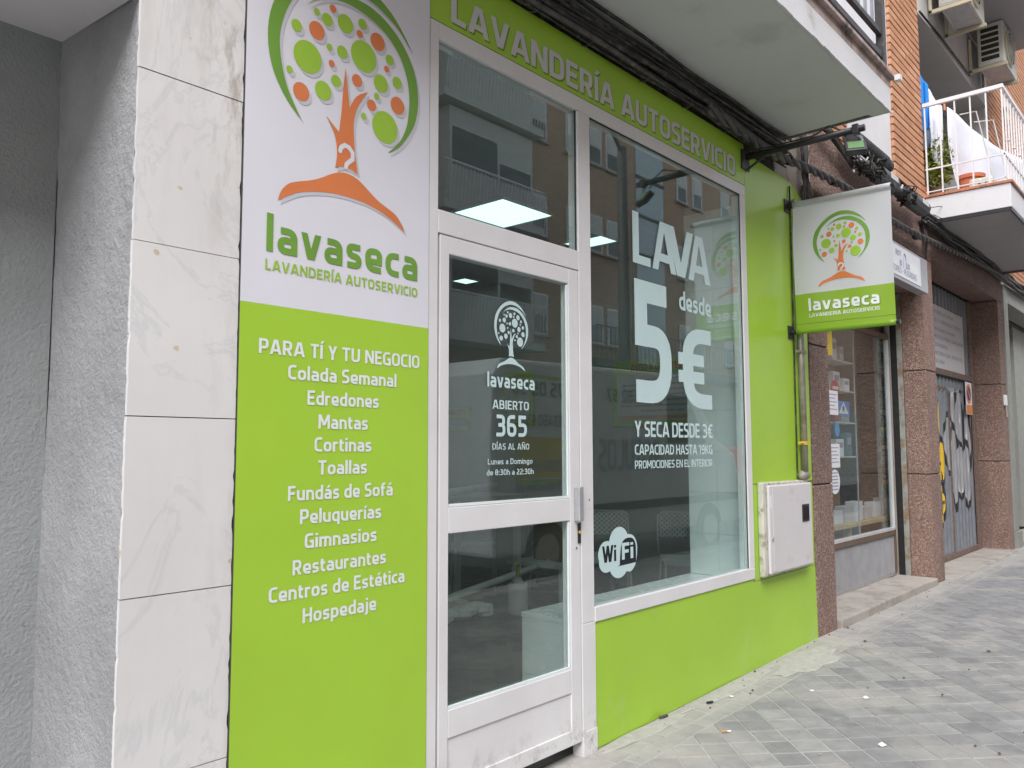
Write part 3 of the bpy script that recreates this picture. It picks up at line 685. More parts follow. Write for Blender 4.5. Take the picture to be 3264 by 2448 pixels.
# ================================================================== vertical banner
bn = thing('banner_sign', 'tall vertical sign, white with tree emblem above, lime green list of services below', 'sign', (1.68, 0, 0))
part('panel', B(1.2905, 2.068, -.0055, .011, -.03, 3.495), 'joint_dark', bn); part('green_field', B(1.292, 2.0665, -.0066, -.0056, -.028, 1.8108), 'print_green', bn)
part('white_field', B(1.292, 2.0665, -.0066, -.0056, 1.811, 3.49), 'print_white', bn)
f0 = front(-.0072)
logo(bn, 1.670, 2.680, .529, f0, ('logo_green', 'logo_orange', 'logo_lime', 'print_white'), shadow='print_shadow_white')
line(bn, 'lavaseca', 1.376, 2.008, 1.981, .122, f0, 'logo_green', w=.175, gap=.125)
line(bn, 'LAVANDERÍA AUTOSERVICIO', 1.373, 2.009, 1.921, .034, f0, 'logo_lime', w=.155)
f0 = front(-.0070)
for t, a, c, z in (('PARA TÍ Y TU NEGOCIO', 1.358, 2.022, 1.656), ('Colada Semanal', 1.464, 1.912, 1.581), ('Edredones', 1.538, 1.832, 1.503), ('Mantas', 1.582, 1.785, 1.426),
    ('Cortinas', 1.568, 1.802, 1.351), ('Toallas', 1.584, 1.783, 1.276), ('Fundás de Sofá', 1.472, 1.899, 1.196), ('Peluquerías', 1.518, 1.848, 1.121), ('Gimnasios', 1.537, 1.829, 1.043),
    ('Restaurantes', 1.494, 1.871, .963), ('Centros de Estética', 1.411, 1.957, .888), ('Hospedaje', 1.534, 1.830, .809)):
    line(bn, t, a, c, z, .047, f0, 'letter_white', w=.175)

# ================================================================== fascia sign
fs = thing('fascia_sign', 'long lime green shop sign with grey capital letters above the white window frame', 'sign', (3.4, 0, 3.03))
part('panel', B(2.0705, 4.785, -.004, .03, 3.034, 3.30), 'print_green', fs)
line(fs, 'LAVANDERÍA AUTOSERVICIO', 2.183, 4.659, 3.060, .122, front(-.0045), 'letter_grey', w=.185, shadow='print_shadow')

# ================================================================== lime cladding right of the window
cl = thing('lime_cladding', 'lime green cladding panels below and to the right of the shop window', 'cladding', (4.6, 0, 0))
part('lower_panel', Geo().prism([(3.1225, .001), (5.768, .046), (5.751, .548), (4.776, .548), (4.776, .566), (3.1205, .566)], 0, .02, lambda u, v, h: (u, h, v)), 'green_panel', cl)
part('upper_panel', Geo().prism([(4.797, .5515), (5.548, .5515), (5.548, 3.238), (4.797, 3.256)], 0, .02, lambda u, v, h: (u, h, v)), 'green_panel', cl)
part('edge_panel', Geo().prism([(5.551, .5515), (5.757, .5515), (5.755, 3.15), (5.551, 3.235)], .004, .02, lambda u, v, h: (u, h, v)), 'green_panel', cl)
part('wall_core', B(3.12, 5.765, .022, .06, -.05, .56), 'joint_dark', cl)
part('wall_core', B(4.80, 5.765, .022, .06, .562, 3.3), 'joint_dark', cl)
for zc in (1.14,):
    part('seam', B(4.80, 4.86, -.0006, .0005, zc, zc+.004), 'joint_dark', cl); part('seam', B(5.59, 5.757, -.0006, .0045, zc-.006, zc-.002), 'joint_dark', cl)

# ================================================================== shopfront
sf = thing('shopfront', 'white aluminium shopfront with glass door, transom light and large lettered window', 'shopfront', (3.4, 0, 0))
F0, F1 = -.004, .055
def fr(nm, *a, par=sf, bev=.003, mat='alu_white', lab=None): return part(nm, B(*a), mat, par, label=lab, bevel=bev)
fr('jamb', 2.0705, 2.118, F0, F1, -.03, 3.0315)
fr('head', 2.1185, 4.7905, F0, F1, 2.962, 3.0315)
fr('mullion', 3.0165, 3.113, F0, F1, .572, 2.9615)
fr('mullion', 3.0165, 3.1195, F0, F1, -.012, .5715, lab='lower part of the white mullion, scuffed at the foot')
fr('mullion_shoe', 3.019, 3.1215, F0-.003, F0-.0005, -.014, .10, bev=.001)
fr('jamb', 4.724, 4.7905, F0, F1, .6355, 2.9615)
fr('sill', 3.1135, 4.782, F0-.004, F1, .568, .635)
fr('transom', 2.1185, 3.016, F0, F1, 2.19, 2.282)
for a in ((2.118, 2.124, 2.283, 2.9615), (3.010, 3.0162, 2.283, 2.9615)): part('gasket', B(a[0], a[1], .006, .012, a[2], a[3]), 'gasket', sf)
part('gasket', B(3.1133, 4.7238, .004, .010, 2.957, 2.9618), 'gasket', sf); part('gasket', B(4.7195, 4.7238, .004, .010, .6357, 2.957), 'gasket', sf)
part('glass_pane', B(2.119, 3.0155, .012, .018, 2.283, 2.9615), 'glass', sf, label='transom pane above the door')
part('glass_pane', B(3.1135, 4.7235, .012, .018, .636, 2.9615), 'glass', sf, label='large window pane with white lettering')
part('glazing_bead', B(4.7, 4.7195, .020, .05, .636, 2.95), 'room_tile', sf)
part('lock_plate', B(3.058, 3.098, F0-.0012, F0-.0002, 1.085, 1.165), 'alu_white', sf, bevel=.0005)
part('lock_hole', B(3.075, 3.082, F0-.0018, F0-.0010, 1.122, 1.130), 'gasket', sf)
# door leaf
d0, d1 = -.002, .045
dr = fr('door', 2.1305, 2.180, d0, d1, .062, 2.1865)
def dp(nm, *a, mat='alu_white', bev=.003): return part(nm, B(*a), mat, dr, bevel=bev)
dp('stile', 2.938, 3.0115, d0, d1, .062, 2.1865)
dp('rail', 2.1805, 2.9375, d0, d1, 2.116, 2.1865); dp('rail', 2.1805, 2.9375, d0, d1, 1.040, 1.138)
dp('rail', 2.1805, 2.9375, d0, d1, .2875, .390); dp('rail', 2.1805, 2.9375, d0, d1, .062, .1255)
dp('kick_panel', 2.1805, 2.9375, d0+.007, d1-.01, .1257, .2873, bev=.001)
part('door_pane', B(2.1805, 2.9375, .010, .016, 1.1385, 2.1155), 'glass', dr); part('door_pane', B(2.1805, 2.9375, .010, .016, .3905, 1.0395), 'glass', dr)
for zz in (.392, 1.141): part('glass_edge', B(2.1815, 2.9365, .0005, .0095, zz-.001, zz+.010), 'room_tile', dr)
part('glass_edge', B(2.927, 2.9365, .0005, .0095, 1.152, 2.11), 'room_tile', dr); part('glass_edge', B(2.927, 2.9365, .0005, .0095, .403, 1.035), 'room_tile', dr)
part('door_handle', B(2.965, 2.998, -.035, -.004, 1.035, 1.190), 'alu_raw', dr, bevel=.004)
lk = Geo().box(2.990, 3.010, -.007, -.0025, .935, 1.025); part('lock', lk, 'black_metal', dr, bevel=.001)
part('key_slot', Geo().tube([(2.999, -.010, .985), (2.999, -.006, .985)], .007, 10), 'yellow_plastic', dr)
part('screw', Geo().tube([(2.981, -.005, .915), (2.981, -.001, .915)], .005, 8), 'rust_frame', dr)
part('threshold', B(2.12, 3.015, .0, .06, -.05, -.016), 'concrete', sf)
# vinyl lettering
gx = lambda u: u*1.0038
fv = front(.0115)
for t, a, c, z, h, w in (('lavaseca', 2.398, 2.696, 1.613, .062, .17), ('ABIERTO', 2.429, 2.657, 1.524, .037, .16), ('365', 2.449, 2.643, 1.411, .090, .17), ('DÍAS AL AÑO', 2.427, 2.658, 1.357, .026, .14),
                   ('Lunes a Domingo', 2.400, 2.679, 1.297, .024, .14), ('de 8:30h a 22:30h', 2.393, 2.687, 1.253, .024, .15)):
    line(dr, t, gx(a), gx(c), z, h, front(.0095), 'vinyl', w=w, d=.0006)
lg = logo(dr, 2.551, 1.868, .178, front(.0095), ('vinyl',)*3+('window_dark',), h=.0006)
for o in [lg]+list(lg.children): pass
# sub-parts of the door may not go a fourth level deep: hang the emblem pieces straight under the door
for ch in list(lg.children):
    if ch.name.startswith('hanger_hook'): bpy.data.objects.remove(ch); continue
    ch.parent = dr; ch.location = -wloc(dr)
for t, a, c, z, h, w, gp in (('L', 3.487, 3.657, 2.317, .272, .17, .1), ('A', 3.679, 3.918, 2.317, .270, .17, .1), ('V', 3.835, 4.111, 2.317, .270, .17, .1), ('A', 4.060, 4.305, 2.317, .270, .17, .1),
                   ('desde', 3.946, 4.309, 2.130, .108, .17, .08), ('5', 3.481, 3.849, 1.602, .629, .185, .1), ('€', 3.925, 4.300, 1.590, .450, .185, .1),
                   ('Y SECA DESDE 3€', 3.482, 4.296, 1.422, .080, .17, .06), ('CAPACIDAD HASTA 19KG', 3.479, 4.291, 1.330, .053, .16, .06), ('PROMOCIONES EN EL INTERIOR', 3.477, 4.288, 1.260, .042, .15, .06)):
    line(sf, t, gx(a), gx(c), z, h, fv, 'vinyl', w=w, gap=gp, d=.0006 if t != 'V' else .0009)
# wifi decal
wc = []
for cx_, cz_, rx, rz in ((3.328, .905, .085, .078), (3.222, .862, .068, .062), (3.222, .826, .062, .050), (3.325, .812, .085, .073), (3.415, .850, .070, .090), (3.415, .870, .072, .072), (3.32, .86, .12, .08)):
    wc.append([Vector((gx(cx_)+rx*cos(t*pi/18), cz_+rz*sin(t*pi/18))) for t in range(36)])
V, Fq = union(wc); wf = part('wifi_decal', Geo().add([(x, .0108, z) for x, z in V], Fq), 'vinyl', sf, label='cloud-shaped wifi decal')
P = rnd([(3.330, .800), (3.345, .925), (3.475, .925), (3.475, .800)], [0, .06, .06, .06]); P = [Vector((gx(p.x), p.y)) for p, _ in P]+[Vector((gx(3.31), .795))]
part('speech_bubble', poly_geo([(p.x, p.y) for p in P], front(.0105)), 'window_dark', wf)
part('lettering', text_geo('Wi', gx(3.188), gx(3.300), .823, .078, front(.0102), .2), 'window_dark', wf)
part('lettering', text_geo('Fi', gx(3.352), gx(3.448), .823, .079, front(.0102), .2), 'vinyl', wf)

# ================================================================== meter box, conduit
mb = thing('meter_box', 'off-white electricity meter box with small dark window on the lime green wall', 'meter box', (5.2, -.05, .57))
part('casing', B(4.855, 5.585, -.040, -.0005, .568, 1.150), 'meter_edge', mb, bevel=.008)
part('box_door', B(4.893, 5.575, -.062, -.0405, .582, 1.132), 'meter_box', mb, bevel=.010)
part('raised_rib', B(4.935, 4.965, -.0655, -.0622, .60, 1.115), 'meter_box', mb, bevel=.002)
part('window_frame', Geo().box(5.40, 5.515, -.0665, -.0622, .875, .99), 'black_metal', mb, bevel=.002)
part('window_pane', Geo().box(5.412, 5.503, -.0675, -.0666, .888, .978), 'window_dark', mb)
part('lock', Geo().tube([(4.925, -.068, .80), (4.925, -.062, .80)], .010, 10), 'alu_raw', mb)
part('sticker', B(4.905, 4.925, -.0628, -.0622, .99, 1.07), 'paper', mb)
cd = thing('conduit_pipe', 'galvanised conduit with elbows running down the lime green wall to the meter box', 'pipe', (5.5, -.05, 1.15))
part('conduit', Geo().tube([(5.565, -.024, 1.17), (5.562, -.024, 3.0)], .024, 12), 'galv_pipe', cd, smooth=True)
part('thin_pipe', Geo().tube([(5.478, -.008, 1.20), (5.49, -.008, 3.2)], .006, 8), 'cable_black', cd)
el = [(5.50, -.02, 3.04)]+[(5.54+.04*cos(t), -.026, 3.06+.04*sin(t)) for t in [pi*(1-i/8) for i in range(9)]]+[(5.58, -.026, 3.0)]
part('elbow', Geo().tube(el, .019, 10), 'pipe_fitting', cd, smooth=True)
part('elbow', Geo().tube([(5.475, -.03, 1.19), (5.50, -.034, 1.175), (5.565, -.034, 1.18)], .028, 10), 'pipe_fitting', cd, smooth=True)
for zz in (1.40, 2.03): part('clip', Geo().tube([(5.47, -.030, zz), (5.61, -.030, zz)], .008, 8).box(5.54, 5.59, -.053, -.004, zz-.012, zz+.012), 'yellow_plastic' if zz < 2 else 'pipe_fitting', cd)

# ================================================================== flag sign
def fx(u, v):
    e = max(0, min(1, (3.072-v)*5, (v-2.172)*5)); return e*(.012*sin(u*9+v*1.5)*(.3+u)+.006*sin(u*17+2+v*3)+.010*sin(v*4+u*2))
fl = thing('flag_sign', 'hanging fabric flag sign, white and lime green with tree emblem, perpendicular to the wall', 'sign', (5.53, -.33, 2.6))
FU = lambda u: .0346+u*.9846
FZ = lambda v: 1.352+(v-1.352)*.9846
def flag_pt(u, v, h): return (5.445-h+fx(u, v), -FU(u), FZ(v))
g = Geo(); nu, nv = 40, 36; V = []; mi = []
U0, U1, Z0, Z1 = .012, .664, 2.165, 3.072; ZB = 2.428
zr = [Z0+(ZB-Z0)*i/10 for i in range(10)]+[ZB+(Z1-ZB)*i/26 for i in range(27)]
for z in zr:
    for i in range(nu+1):
        u = U0+(U1-U0)*i/nu; V.append(flag_pt(u, z, 0))
w_ = nu+1
g.add(V, []); 
for r in range(len(zr)-1):
    for i in range(nu): g.f.append((r*w_+i, r*w_+i+1, (r+1)*w_+i+1, (r+1)*w_+i)); g.m.append(0 if r < 10 else 1)
fb = part('fabric', g, ['flag_green', 'flag_white'], fl, smooth=True)
for nm, zc, mt in (('hem', 3.072, 'flag_white'), ('hem', 2.172, 'flag_green')):
    part(nm, Geo().tube([flag_pt(U0+(U1-U0)*i/16, zc, 0) for i in range(17)], .019, 12), mt, fl, smooth=True)
for zc, mt in ((3.045, 'print_shadow_white'), (2.222, 'print_shadow')):
    part('hem_seam', Geo().tube([(flag_pt(U0+(U1-U0)*i/30, zc, .0015)) for i in range(31)], .0012, 4), mt, fl)
for zc in (3.046, 2.158):
    part('pole', Geo().tube([(5.445, -.012, zc), (5.445, -.700, zc)], .011, 10), 'black_metal', fl, smooth=True)
    part('wall_bracket', Geo().box(5.402, 5.488, -.008, -.0005, zc-.045, zc+.045).tube([(5.445, -.001, zc), (5.445, -.05, zc)], .017, 10), 'black_metal', fl, bevel=.001)
    part('end_cap', Geo().tube([(5.445, -.701, zc), (5.445, -.715, zc)], .018, 10), 'black_metal', fl)
logo(fl, .327, 2.768, .307, flag_pt, ('logo_green', 'logo_orange', 'logo_lime', 'print_white'), h=.003)
line(fl, 'lavaseca', .106, .568, 2.305, .088, flag_pt, 'letter_white', w=.18, gap=.125, shadow='print_shadow', d=.003)
line(fl, 'LAVANDERÍA AUTOSERVICIO', .106, .568, 2.262, .025, flag_pt, 'letter_white', w=.15, d=.003)

# ================================================================== arm and floodlight
ar = thing('lamp_arm', 'black steel arm projecting from the wall at the right end of the fascia sign', 'bracket arm', (4.78, 0, 3.2))
part('arm_tube', Geo().tube([(4.77, -.03, 3.205), (4.77, -.755, 3.205)], .020, 12), 'black_metal', ar, smooth=True)
part('brace', Geo().tube([(4.80, -.02, 3.135), (4.775, -.16, 3.195)], .008, 8), 'black_metal', ar)
part('wall_plate', B(4.74, 4.85, -.014, -.0045, 3.135, 3.26), 'black_metal', ar, bevel=.002)
part('arm_wire', Geo().tube([(4.78, -.02, 3.245), (4.78, -.2, 3.238), (4.78, -.45, 3.236), (4.775, -.55, 3.27), (4.775, -.62, 3.225), (4.775, -.66, 3.16)], .005, 6), 'cable_black', ar)
fl2 = thing('floodlight', 'small black square floodlight with pale green lens hanging from the black arm', 'floodlight', (4.77, -.70, 3.1))
hv = Matrix.Rotation(radians(30), 3, 'Y')
def rot_box(c, sx, sy, sz, R_):
    g = Geo().box(-sx, sx, -sy, sy, -sz, sz); g.v = [tuple(Vector(c)+R_ @ Vector(v)) for v in g.v]; return g
Rf = Matrix.Rotation(radians(25), 3, 'Z') @ Matrix.Rotation(radians(40), 3, 'Y') 
part('housing', rot_box((4.77, -.70, 3.095), .022, .058, .050, Rf), 'splice', fl2, bevel=.006)
part('lens', rot_box(tuple(Vector((4.77, -.70, 3.095))+Rf @ Vector((-.0235, 0, 0))), .002, .043, .036, Rf), 'lens_green', fl2)
part('yoke', Geo().tube([(4.785, -.70, 3.19), (4.80, -.725, 3.16), (4.805, -.74, 3.11)], .007, 6), 'alu_raw', fl2)
part('clamp', Geo().box(4.745, 4.795, -.725, -.690, 3.178, 3.232), 'black_metal', fl2, bevel=.003)

# ================================================================== cables
def wavy(x0, x1, y, z, amp, n, seed, ya=.02):
    r_ = random.Random(seed); a1, a2, p1, p2 = r_.uniform(.4, 1), r_.uniform(.3, .8), r_.uniform(0, 6), r_.uniform(0, 6); k1, k2 = r_.uniform(1.5, 3), r_.uniform(4, 8)
    return [(x0+(x1-x0)*i/n, y+ya*(a1*sin(k1*x0+p1+k1*(x1-x0)*i/n)+.4*sin(k2*(x1-x0)*i/n+p2)), z+amp*(a1*sin(p2+k1*(x1-x0)*i/n)+a2*.5*sin(k2*(x1-x0)*i/n+p1))) for i in range(n+1)]
part('wall_strip', B(1.9, 5.31, .0305, .10, 3.2, 3.498), 'crumbly_wall', None)
ws = bpy.data.objects['wall_strip']; tag(ws, 'crumbling dark strip of wall behind the cables between sign and balcony', 'wall')
cb = thing('cable_bundle', 'dusty black cables bundled along the wall between lime sign and balcony soffit', 'cables', (3.4, -.05, 3.4))
r_ = random.Random(11)
for i in range(22):
    z = 3.295+.19*r_.random()**.8; y = -.006-.075*r_.random(); rr = r_.choice([.006, .008, .010, .014, .018])
    part('cable', Geo().tube(wavy(1.3, 5.36, y, z, .010, 46, 100+i, .010), rr, 6), r_.choice(['cable_black', 'cable_black', 'cable_grey']), cb, smooth=True)
for i in range(7):
    x = 2.3+.42*i+random.uniform(-.12, .12); z = 3.30+random.uniform(-.008, .008)
    part('cable_hook', Geo().tube([(x, -.01, z+.03), (x+.005, -.075, z+.02), (x+.01, -.09, z-.018), (x+.012, -.05, z-.028), (x+.015, -.012, z-.01)], .0025, 5), 'cable_grey', cb)
tw = thing('twisted_cable', 'thick dusty twisted grey power cable sagging past the flag sign toward the granite building', 'cable', (6.5, -.08, 3.4))
ctrl = [(4.2, -.06, 3.34), (4.604, -.08, 3.31), (5.088, -.08, 3.297), (5.304, -.08, 3.32), (5.903, -.08, 3.373), (6.515, -.08, 3.401), (7.0, -.08, 3.385), (7.682, -.08, 3.381), (8.76, -.08, 3.431), (10.2, -.08, 3.53), (12.0, -.07, 3.63), (14, -.07, 3.70)]
def interp(P, t):
    i = min(int(t), len(P)-2); f = t-i; p0, p1, p2, p3 = (Vector(P[max(0, min(len(P)-1, i+j-1))]) for j in range(4))
    return .5*((2*p1)+(-p0+p2)*f+(2*p0-5*p1+4*p2-p3)*f*f+(-p0+3*p1-3*p2+p3)*f**3)
for k in range(3):
    pts = []; nn = 420
    for i in range(nn+1):
        t = (len(ctrl)-1)*i/nn; c = interp(ctrl, t); ph = c.x*2*pi/.42+k*2*pi/3; pts.append((c.x, c.y+.017*cos(ph), c.z+.017*sin(ph)))
    part('strand', Geo().tube(pts, .0155, 8), 'cable_grey', tw, smooth=True)
for x in (5.32, 6.14, 8.3): part('cable_tie', Geo().tube([(x-.012, -.08, 3.325 if x < 6 else 3.385), (x+.012, -.08, 3.325 if x < 6 else 3.385)], .036, 8), 'cable_black', tw)
vb = thing('cable_riser', 'vertical bunch of loose dark cables on the wall behind the flag sign', 'cables', (5.75, -.03, 3.2))
r_ = random.Random(5)
for i in range(16):
    o = r_.uniform(-.05, .05); q = r_.uniform(-.02, .02)
    part('cable', Geo().tube([(5.71+o*.6, -.015-.03*r_.random(), 3.72), (5.73+o+q, -.02-.03*r_.random(), 3.5), (5.71+o*.8, -.02-.03*r_.random(), 3.33), (5.77+o*1.3-q, -.02-.03*r_.random(), 3.15), (5.80+o, -.02, 2.95)], r_.choice([.005, .007, .010]), 6), r_.choice(['cable_black', 'cable_grey', 'cable_black']), vb, smooth=True)
ub = thing('cable_bundle', 'tangle of black cables above the granite wall running to the brick pier', 'cables', (7, -.08, 3.7))
for i in range(22):
    a = r_.uniform(5.5, 5.8); sag = r_.uniform(.0, .10)
    part('cable', Geo().tube([(a, -.05, 3.80-.05*r_.random()), (6.1, -.06-.03*r_.random(), 3.80-sag*.6), (6.6, -.07, 3.70-sag), (7.0, -.09, 3.69-sag*.6+.03*r_.random()), (7.6, -.09, 3.72-.04*r_.random()), (8.4, -.07, 3.74-.05*r_.random()), (9.2, -.06, 3.70-.08*r_.random())], r_.choice([.005, .007, .009, .012]), 6), r_.choice(['cable_black', 'cable_black', 'cable_grey']), ub, smooth=True)
fbn = thing('cable_bundle', 'dusty cables clinging under the white balcony along the granite lintel', 'cables', (10.5, -.05, 3.65))
for i in range(18):
    part('cable', Geo().tube(wavy(8.7, 14.5, -.03-.07*r_.random(), 3.61+.09*r_.random(), .02, 50, 300+i, .02), r_.choice([.007, .010, .014]), 6), r_.choice(['cable_black', 'cable_grey']), fbn, smooth=True)
gl_ = thing('cable_riser', 'cables dropping down the granite wall beside the shop light box', 'cables', (8.85, -.03, 3.4))
for i in range(6):
    part('cable', Geo().tube([(8.72+.02*i, -.03, 3.72), (8.78+.015*i, -.04, 3.5), (8.80+.02*r_.random(), -.03, 3.27)], .008, 6), 'cable_black' if i % 2 else 'cable_grey', gl_, smooth=True)
SPL = 'black cable splice enclosures on the facade'
s1 = tag(part('splice_closure', Geo().tube([(6.42, -.13, 3.80), (6.45, -.13, 3.80), (6.47, -.13, 3.80), (7.24, -.13, 3.79), (7.27, -.13, 3.79), (7.30, -.13, 3.79)], .065, 16), 'splice'), 'ribbed black tubular splice closure highest above the granite, beside the white wall', 'splice closure', SPL)
for k in range(18): pass
rg = Geo()
for k in range(16): rg.tube([(6.55+.042*k, -.13, 3.798), (6.565+.042*k, -.13, 3.798)], .069, 16)
o = part('rib', rg, 'splice', s1); o.location = (0, 0, 0)
def closure(x0, x1, z, lab, grp=SPL):
    t = thing('splice_closure', lab, 'splice closure', ((x0+x1)/2, -.13, z-.08), grp)
    L_ = x1-x0
    part('body', B(x0+.35*L_, x1, -.20, -.06, z-.07, z+.07), 'splice_grey', t, bevel=.06)
    part('cable_entry', B(x0+.05, x0+.36*L_, -.18, -.07, z-.05, z+.05), 'splice', t, bevel=.04)
    rr_ = random.Random(int(x0*100))
    for k in range(14):
        c = Vector((x0+.06+.24*rr_.random(), -.13, z)); part('cable_loop', Geo().tube([tuple(c+Vector((rr_.uniform(-.10, .10), rr_.uniform(-.10, .05), rr_.uniform(-.10, .10)))) for _ in range(5)], rr_.choice([.006, .009, .012]), 6), 'cable_black', t, smooth=True)
    part('nameplate', B(x0+.62*L_, x0+.85*L_, -.2016, -.2002, z-.01, z+.035), 'letter_grey', t)
    for k in range(7):
        part('cable_stub', Geo().tube([(x0+.02, -.08-.015*k, z-.04+.012*k), (x0-.06-.03*(k % 3), -.08-.017*k, z-.06+.02*(k % 4)), (x0-.10, -.10, z-.10+.03*k)], .009, 6), 'cable_black' if k % 3 else 'letter_grey', t, smooth=True)
closure(6.66, 7.50, 3.66, 'black box splice closure with a pale plate just above the top of the flag sign')
closure(7.58, 8.45, 3.66, 'black box splice closure with white cable ends at the foot of the brick pier')
lp = thing('loose_wire', 'thin loose wire looping over the white balcony edge', 'wire', (9, -.1, 3.8))
part('wire', Geo().tube([(8.6, -.12, 3.72), (8.9, -.14, 3.80), (9.05, -.16, 3.83), (9.12, -.18, 3.78), (9.1, -.18, 3.70), (8.95, -.15, 3.69), (8.8, -.12, 3.70)], .004, 5), 'cable_black', lp)

# ================================================================== balcony above the shop
b1 = thing('balcony', 'white plastered balcony slab with stained coping and dark railing above the laundry', 'balcony', (2.2, -.36, 3.5))
part('slab', B(1.05, 5.40, -.725, .03, 3.502, 3.72), 'white_paint', b1, bevel=.004)
part('soffit', B(1.06, 5.385, -.712, .028, 3.4985, 3.5018), 'ceiling_paint', b1)
part('drip_stain', Geo().prism([(-.60, 5.33), (-.02, 5.345), (-.02, 5.385), (-.62, 5.368)], 3.4965, 3.4982, lambda u, v, h: (v, u, h)), 'stain', b1)
# ragged plaster lip along the lower front arris
lg_ = Geo(); r_ = random.Random(8); x = 1.1
while x < 5.36:
    L_ = r_.uniform(.02, .09); lg_.box(x, x+L_, -.7285-r_.random()*.003, -.722, 3.4995-r_.random()*.005, 3.505+r_.random()*.006); x += L_*1.02
o = part('plaster_lip', lg_, 'white_paint', b1); o['kind'] = 'stuff'
part('coping', B(1.05, 5.43, -.755, .02, 3.7215, 3.748), 'coping_stone', b1, bevel=.004)
part('coping_stain', B(1.05, 5.402, -.7262, -.7252, 3.66, 3.7205), 'coping_stone', b1)
part('corner_cap', B(5.385, 5.43, -.79, -.756, 3.70, 3.735), 'rail_white', b1)
part('post', B(5.34, 5.39, -.715, -.665, 3.75, 4.85), 'dark_rail', b1, bevel=.003)
part('rail', B(1.05, 5.339, -.705, -.675, 3.845, 3.885), 'dark_rail', b1, bevel=.002); part('rail', B(1.05, 5.339, -.705, -.675, 4.00, 4.035), 'dark_rail', b1, bevel=.002)
part('rail', B(1.05, 5.339, -.71, -.67, 4.80, 4.85), 'dark_rail', b1, bevel=.002)
part('rail', B(5.35, 5.38, -.664, .03, 3.93, 3.965), 'dark_rail', b1, bevel=.002); part('rail', B(5.35, 5.38, -.664, .03, 4.80, 4.84), 'dark_rail', b1, bevel=.002)
for i in range(26): part('baluster', B(5.22-.13*i-.032, 5.22-.13*i, -.697, -.685, 4.0355, 4.7995), 'rail_slat', b1)

# ================================================================== building above and right
ab = thing('apartment_building', 'brick and white plaster apartment building rising above the shops', 'building', (8, .5, 3.5))
part('plaster_wall', B(-6, 5.45, .035, .5, 3.76, 7), 'white_paint', ab)
part('window', B(2.6, 5.0, .02, .034, 3.8, 5.9), 'stair_glass', ab, bevel=.003)
part('upper_wall', B(-6, 30, .2, 10, 7.02, 9.5), 'far_brick', ab); part('rear_wall', B(-6, 30, 6.2, 10, 0, 7.0), 'far_brick', ab)
part('white_wall', B(6.78, 8.02, .03, .3, 3.70, 6.6), 'white_paint', ab)
part('beige_wall', B(5.312, 5.95, .021, .10, 3.0, 3.80), 'beige_wall', ab)
bricks_made = [0]
def brick_wall(x0, x1, z0, z1, y, depth=.05, pitch=.073, L_=.25, ret=False, lim=290):
    part('mortar', B(x0+.006, x1-.006, y+.012, y+.30, z0, z1), 'mortar', ab)
    protos = {}; extra = Geo(); n_ = int((z1-z0)/pitch); items = []
    for r in range(n_):
        z = z0+pitch*r; x = x0-(L_/2 if r % 2 else 0)
        while x < x1-.01:
            a, c = max(x, x0), min(x+L_, x1)
            if c-a > .03: items.append((a+.004, c-.004 if c < x1 else c, z))
            x += L_
    items.sort(key=lambda q: (q[0]-0)**2+(q[2]-1.3)**2)
    for i, (a, c, z) in enumerate(items):
        jx = random.uniform(-.002, .002)
        if bricks_made[0] < lim:
            key = round(c-a, 3)
            if key not in protos:
                o = part('brick', B(0, c-a, 0, depth, 0, pitch-.017), 'brick', ab); protos[key] = o.data
            else:
                o = bpy.data.objects.new('brick', protos[key]); COL.objects.link(o); o.parent = ab
            o.location = Vector((a, y+jx, z))-wloc(ab); bricks_made[0] += 1
        else: extra.box(a, c, y+jx, y+depth, z, z+pitch-.017)
    if extra.f: part('brick', extra, 'brick', ab, kind='stuff')
brick_wall(8.02, 9.02, 3.93, 6.62, 0, lim=175)
brick_wall(12.30, 15.5, 3.72, 8.3, 0, lim=275)
brick_wall(5.46, 6.77, 3.80, 5.0, .01, lim=290)
# loggia behind the white balcony
part('loggia_ceiling', B(9.02, 12.30, .0, 1.2, 5.95, 6.649), 'loggia_wall', ab)
part('loggia_back', B(9.02, 12.30, 1.201, 1.3, 3.9, 5.949), 'loggia_wall', ab)
part('loggia_side', B(12.20, 12.299, .02, 1.2, 3.95, 5.949), 'loggia_wall', ab)
part('loggia_side', B(9.021, 9.06, .31, 1.2, 3.95, 5.949), 'loggia_wall', ab)
part('loggia_opening', B(10.2, 11.6, 1.19, 1.2005, 3.95, 5.6), 'window_dark', ab)
ub3 = thing('balcony', 'grey underside of the next balcony up, over the air conditioners', 'balcony', (10.5, -.4, 6.65))
part('slab', B(8.95, 12.32, -.85, -.001, 6.652, 6.9), 'soffit_grey', ub3); part('slab_edge', B(8.95, 12.34, -.87, -.851, 6.66, 6.92), 'white_paint', ub3)
wv = thing('wall_drain', 'white plastic drain box and vent high on the brick wall beside the far air conditioner', 'vent', (13, -.1, 6.3))
part('box', B(13.2, 13.5, -.08, -.014, 6.25, 6.45), 'ac_white', wv, bevel=.01); part('spout', Geo().tube([(13.35, -.04, 6.25), (13.35, -.05, 6.1)], .03, 8), 'ac_cream', wv)

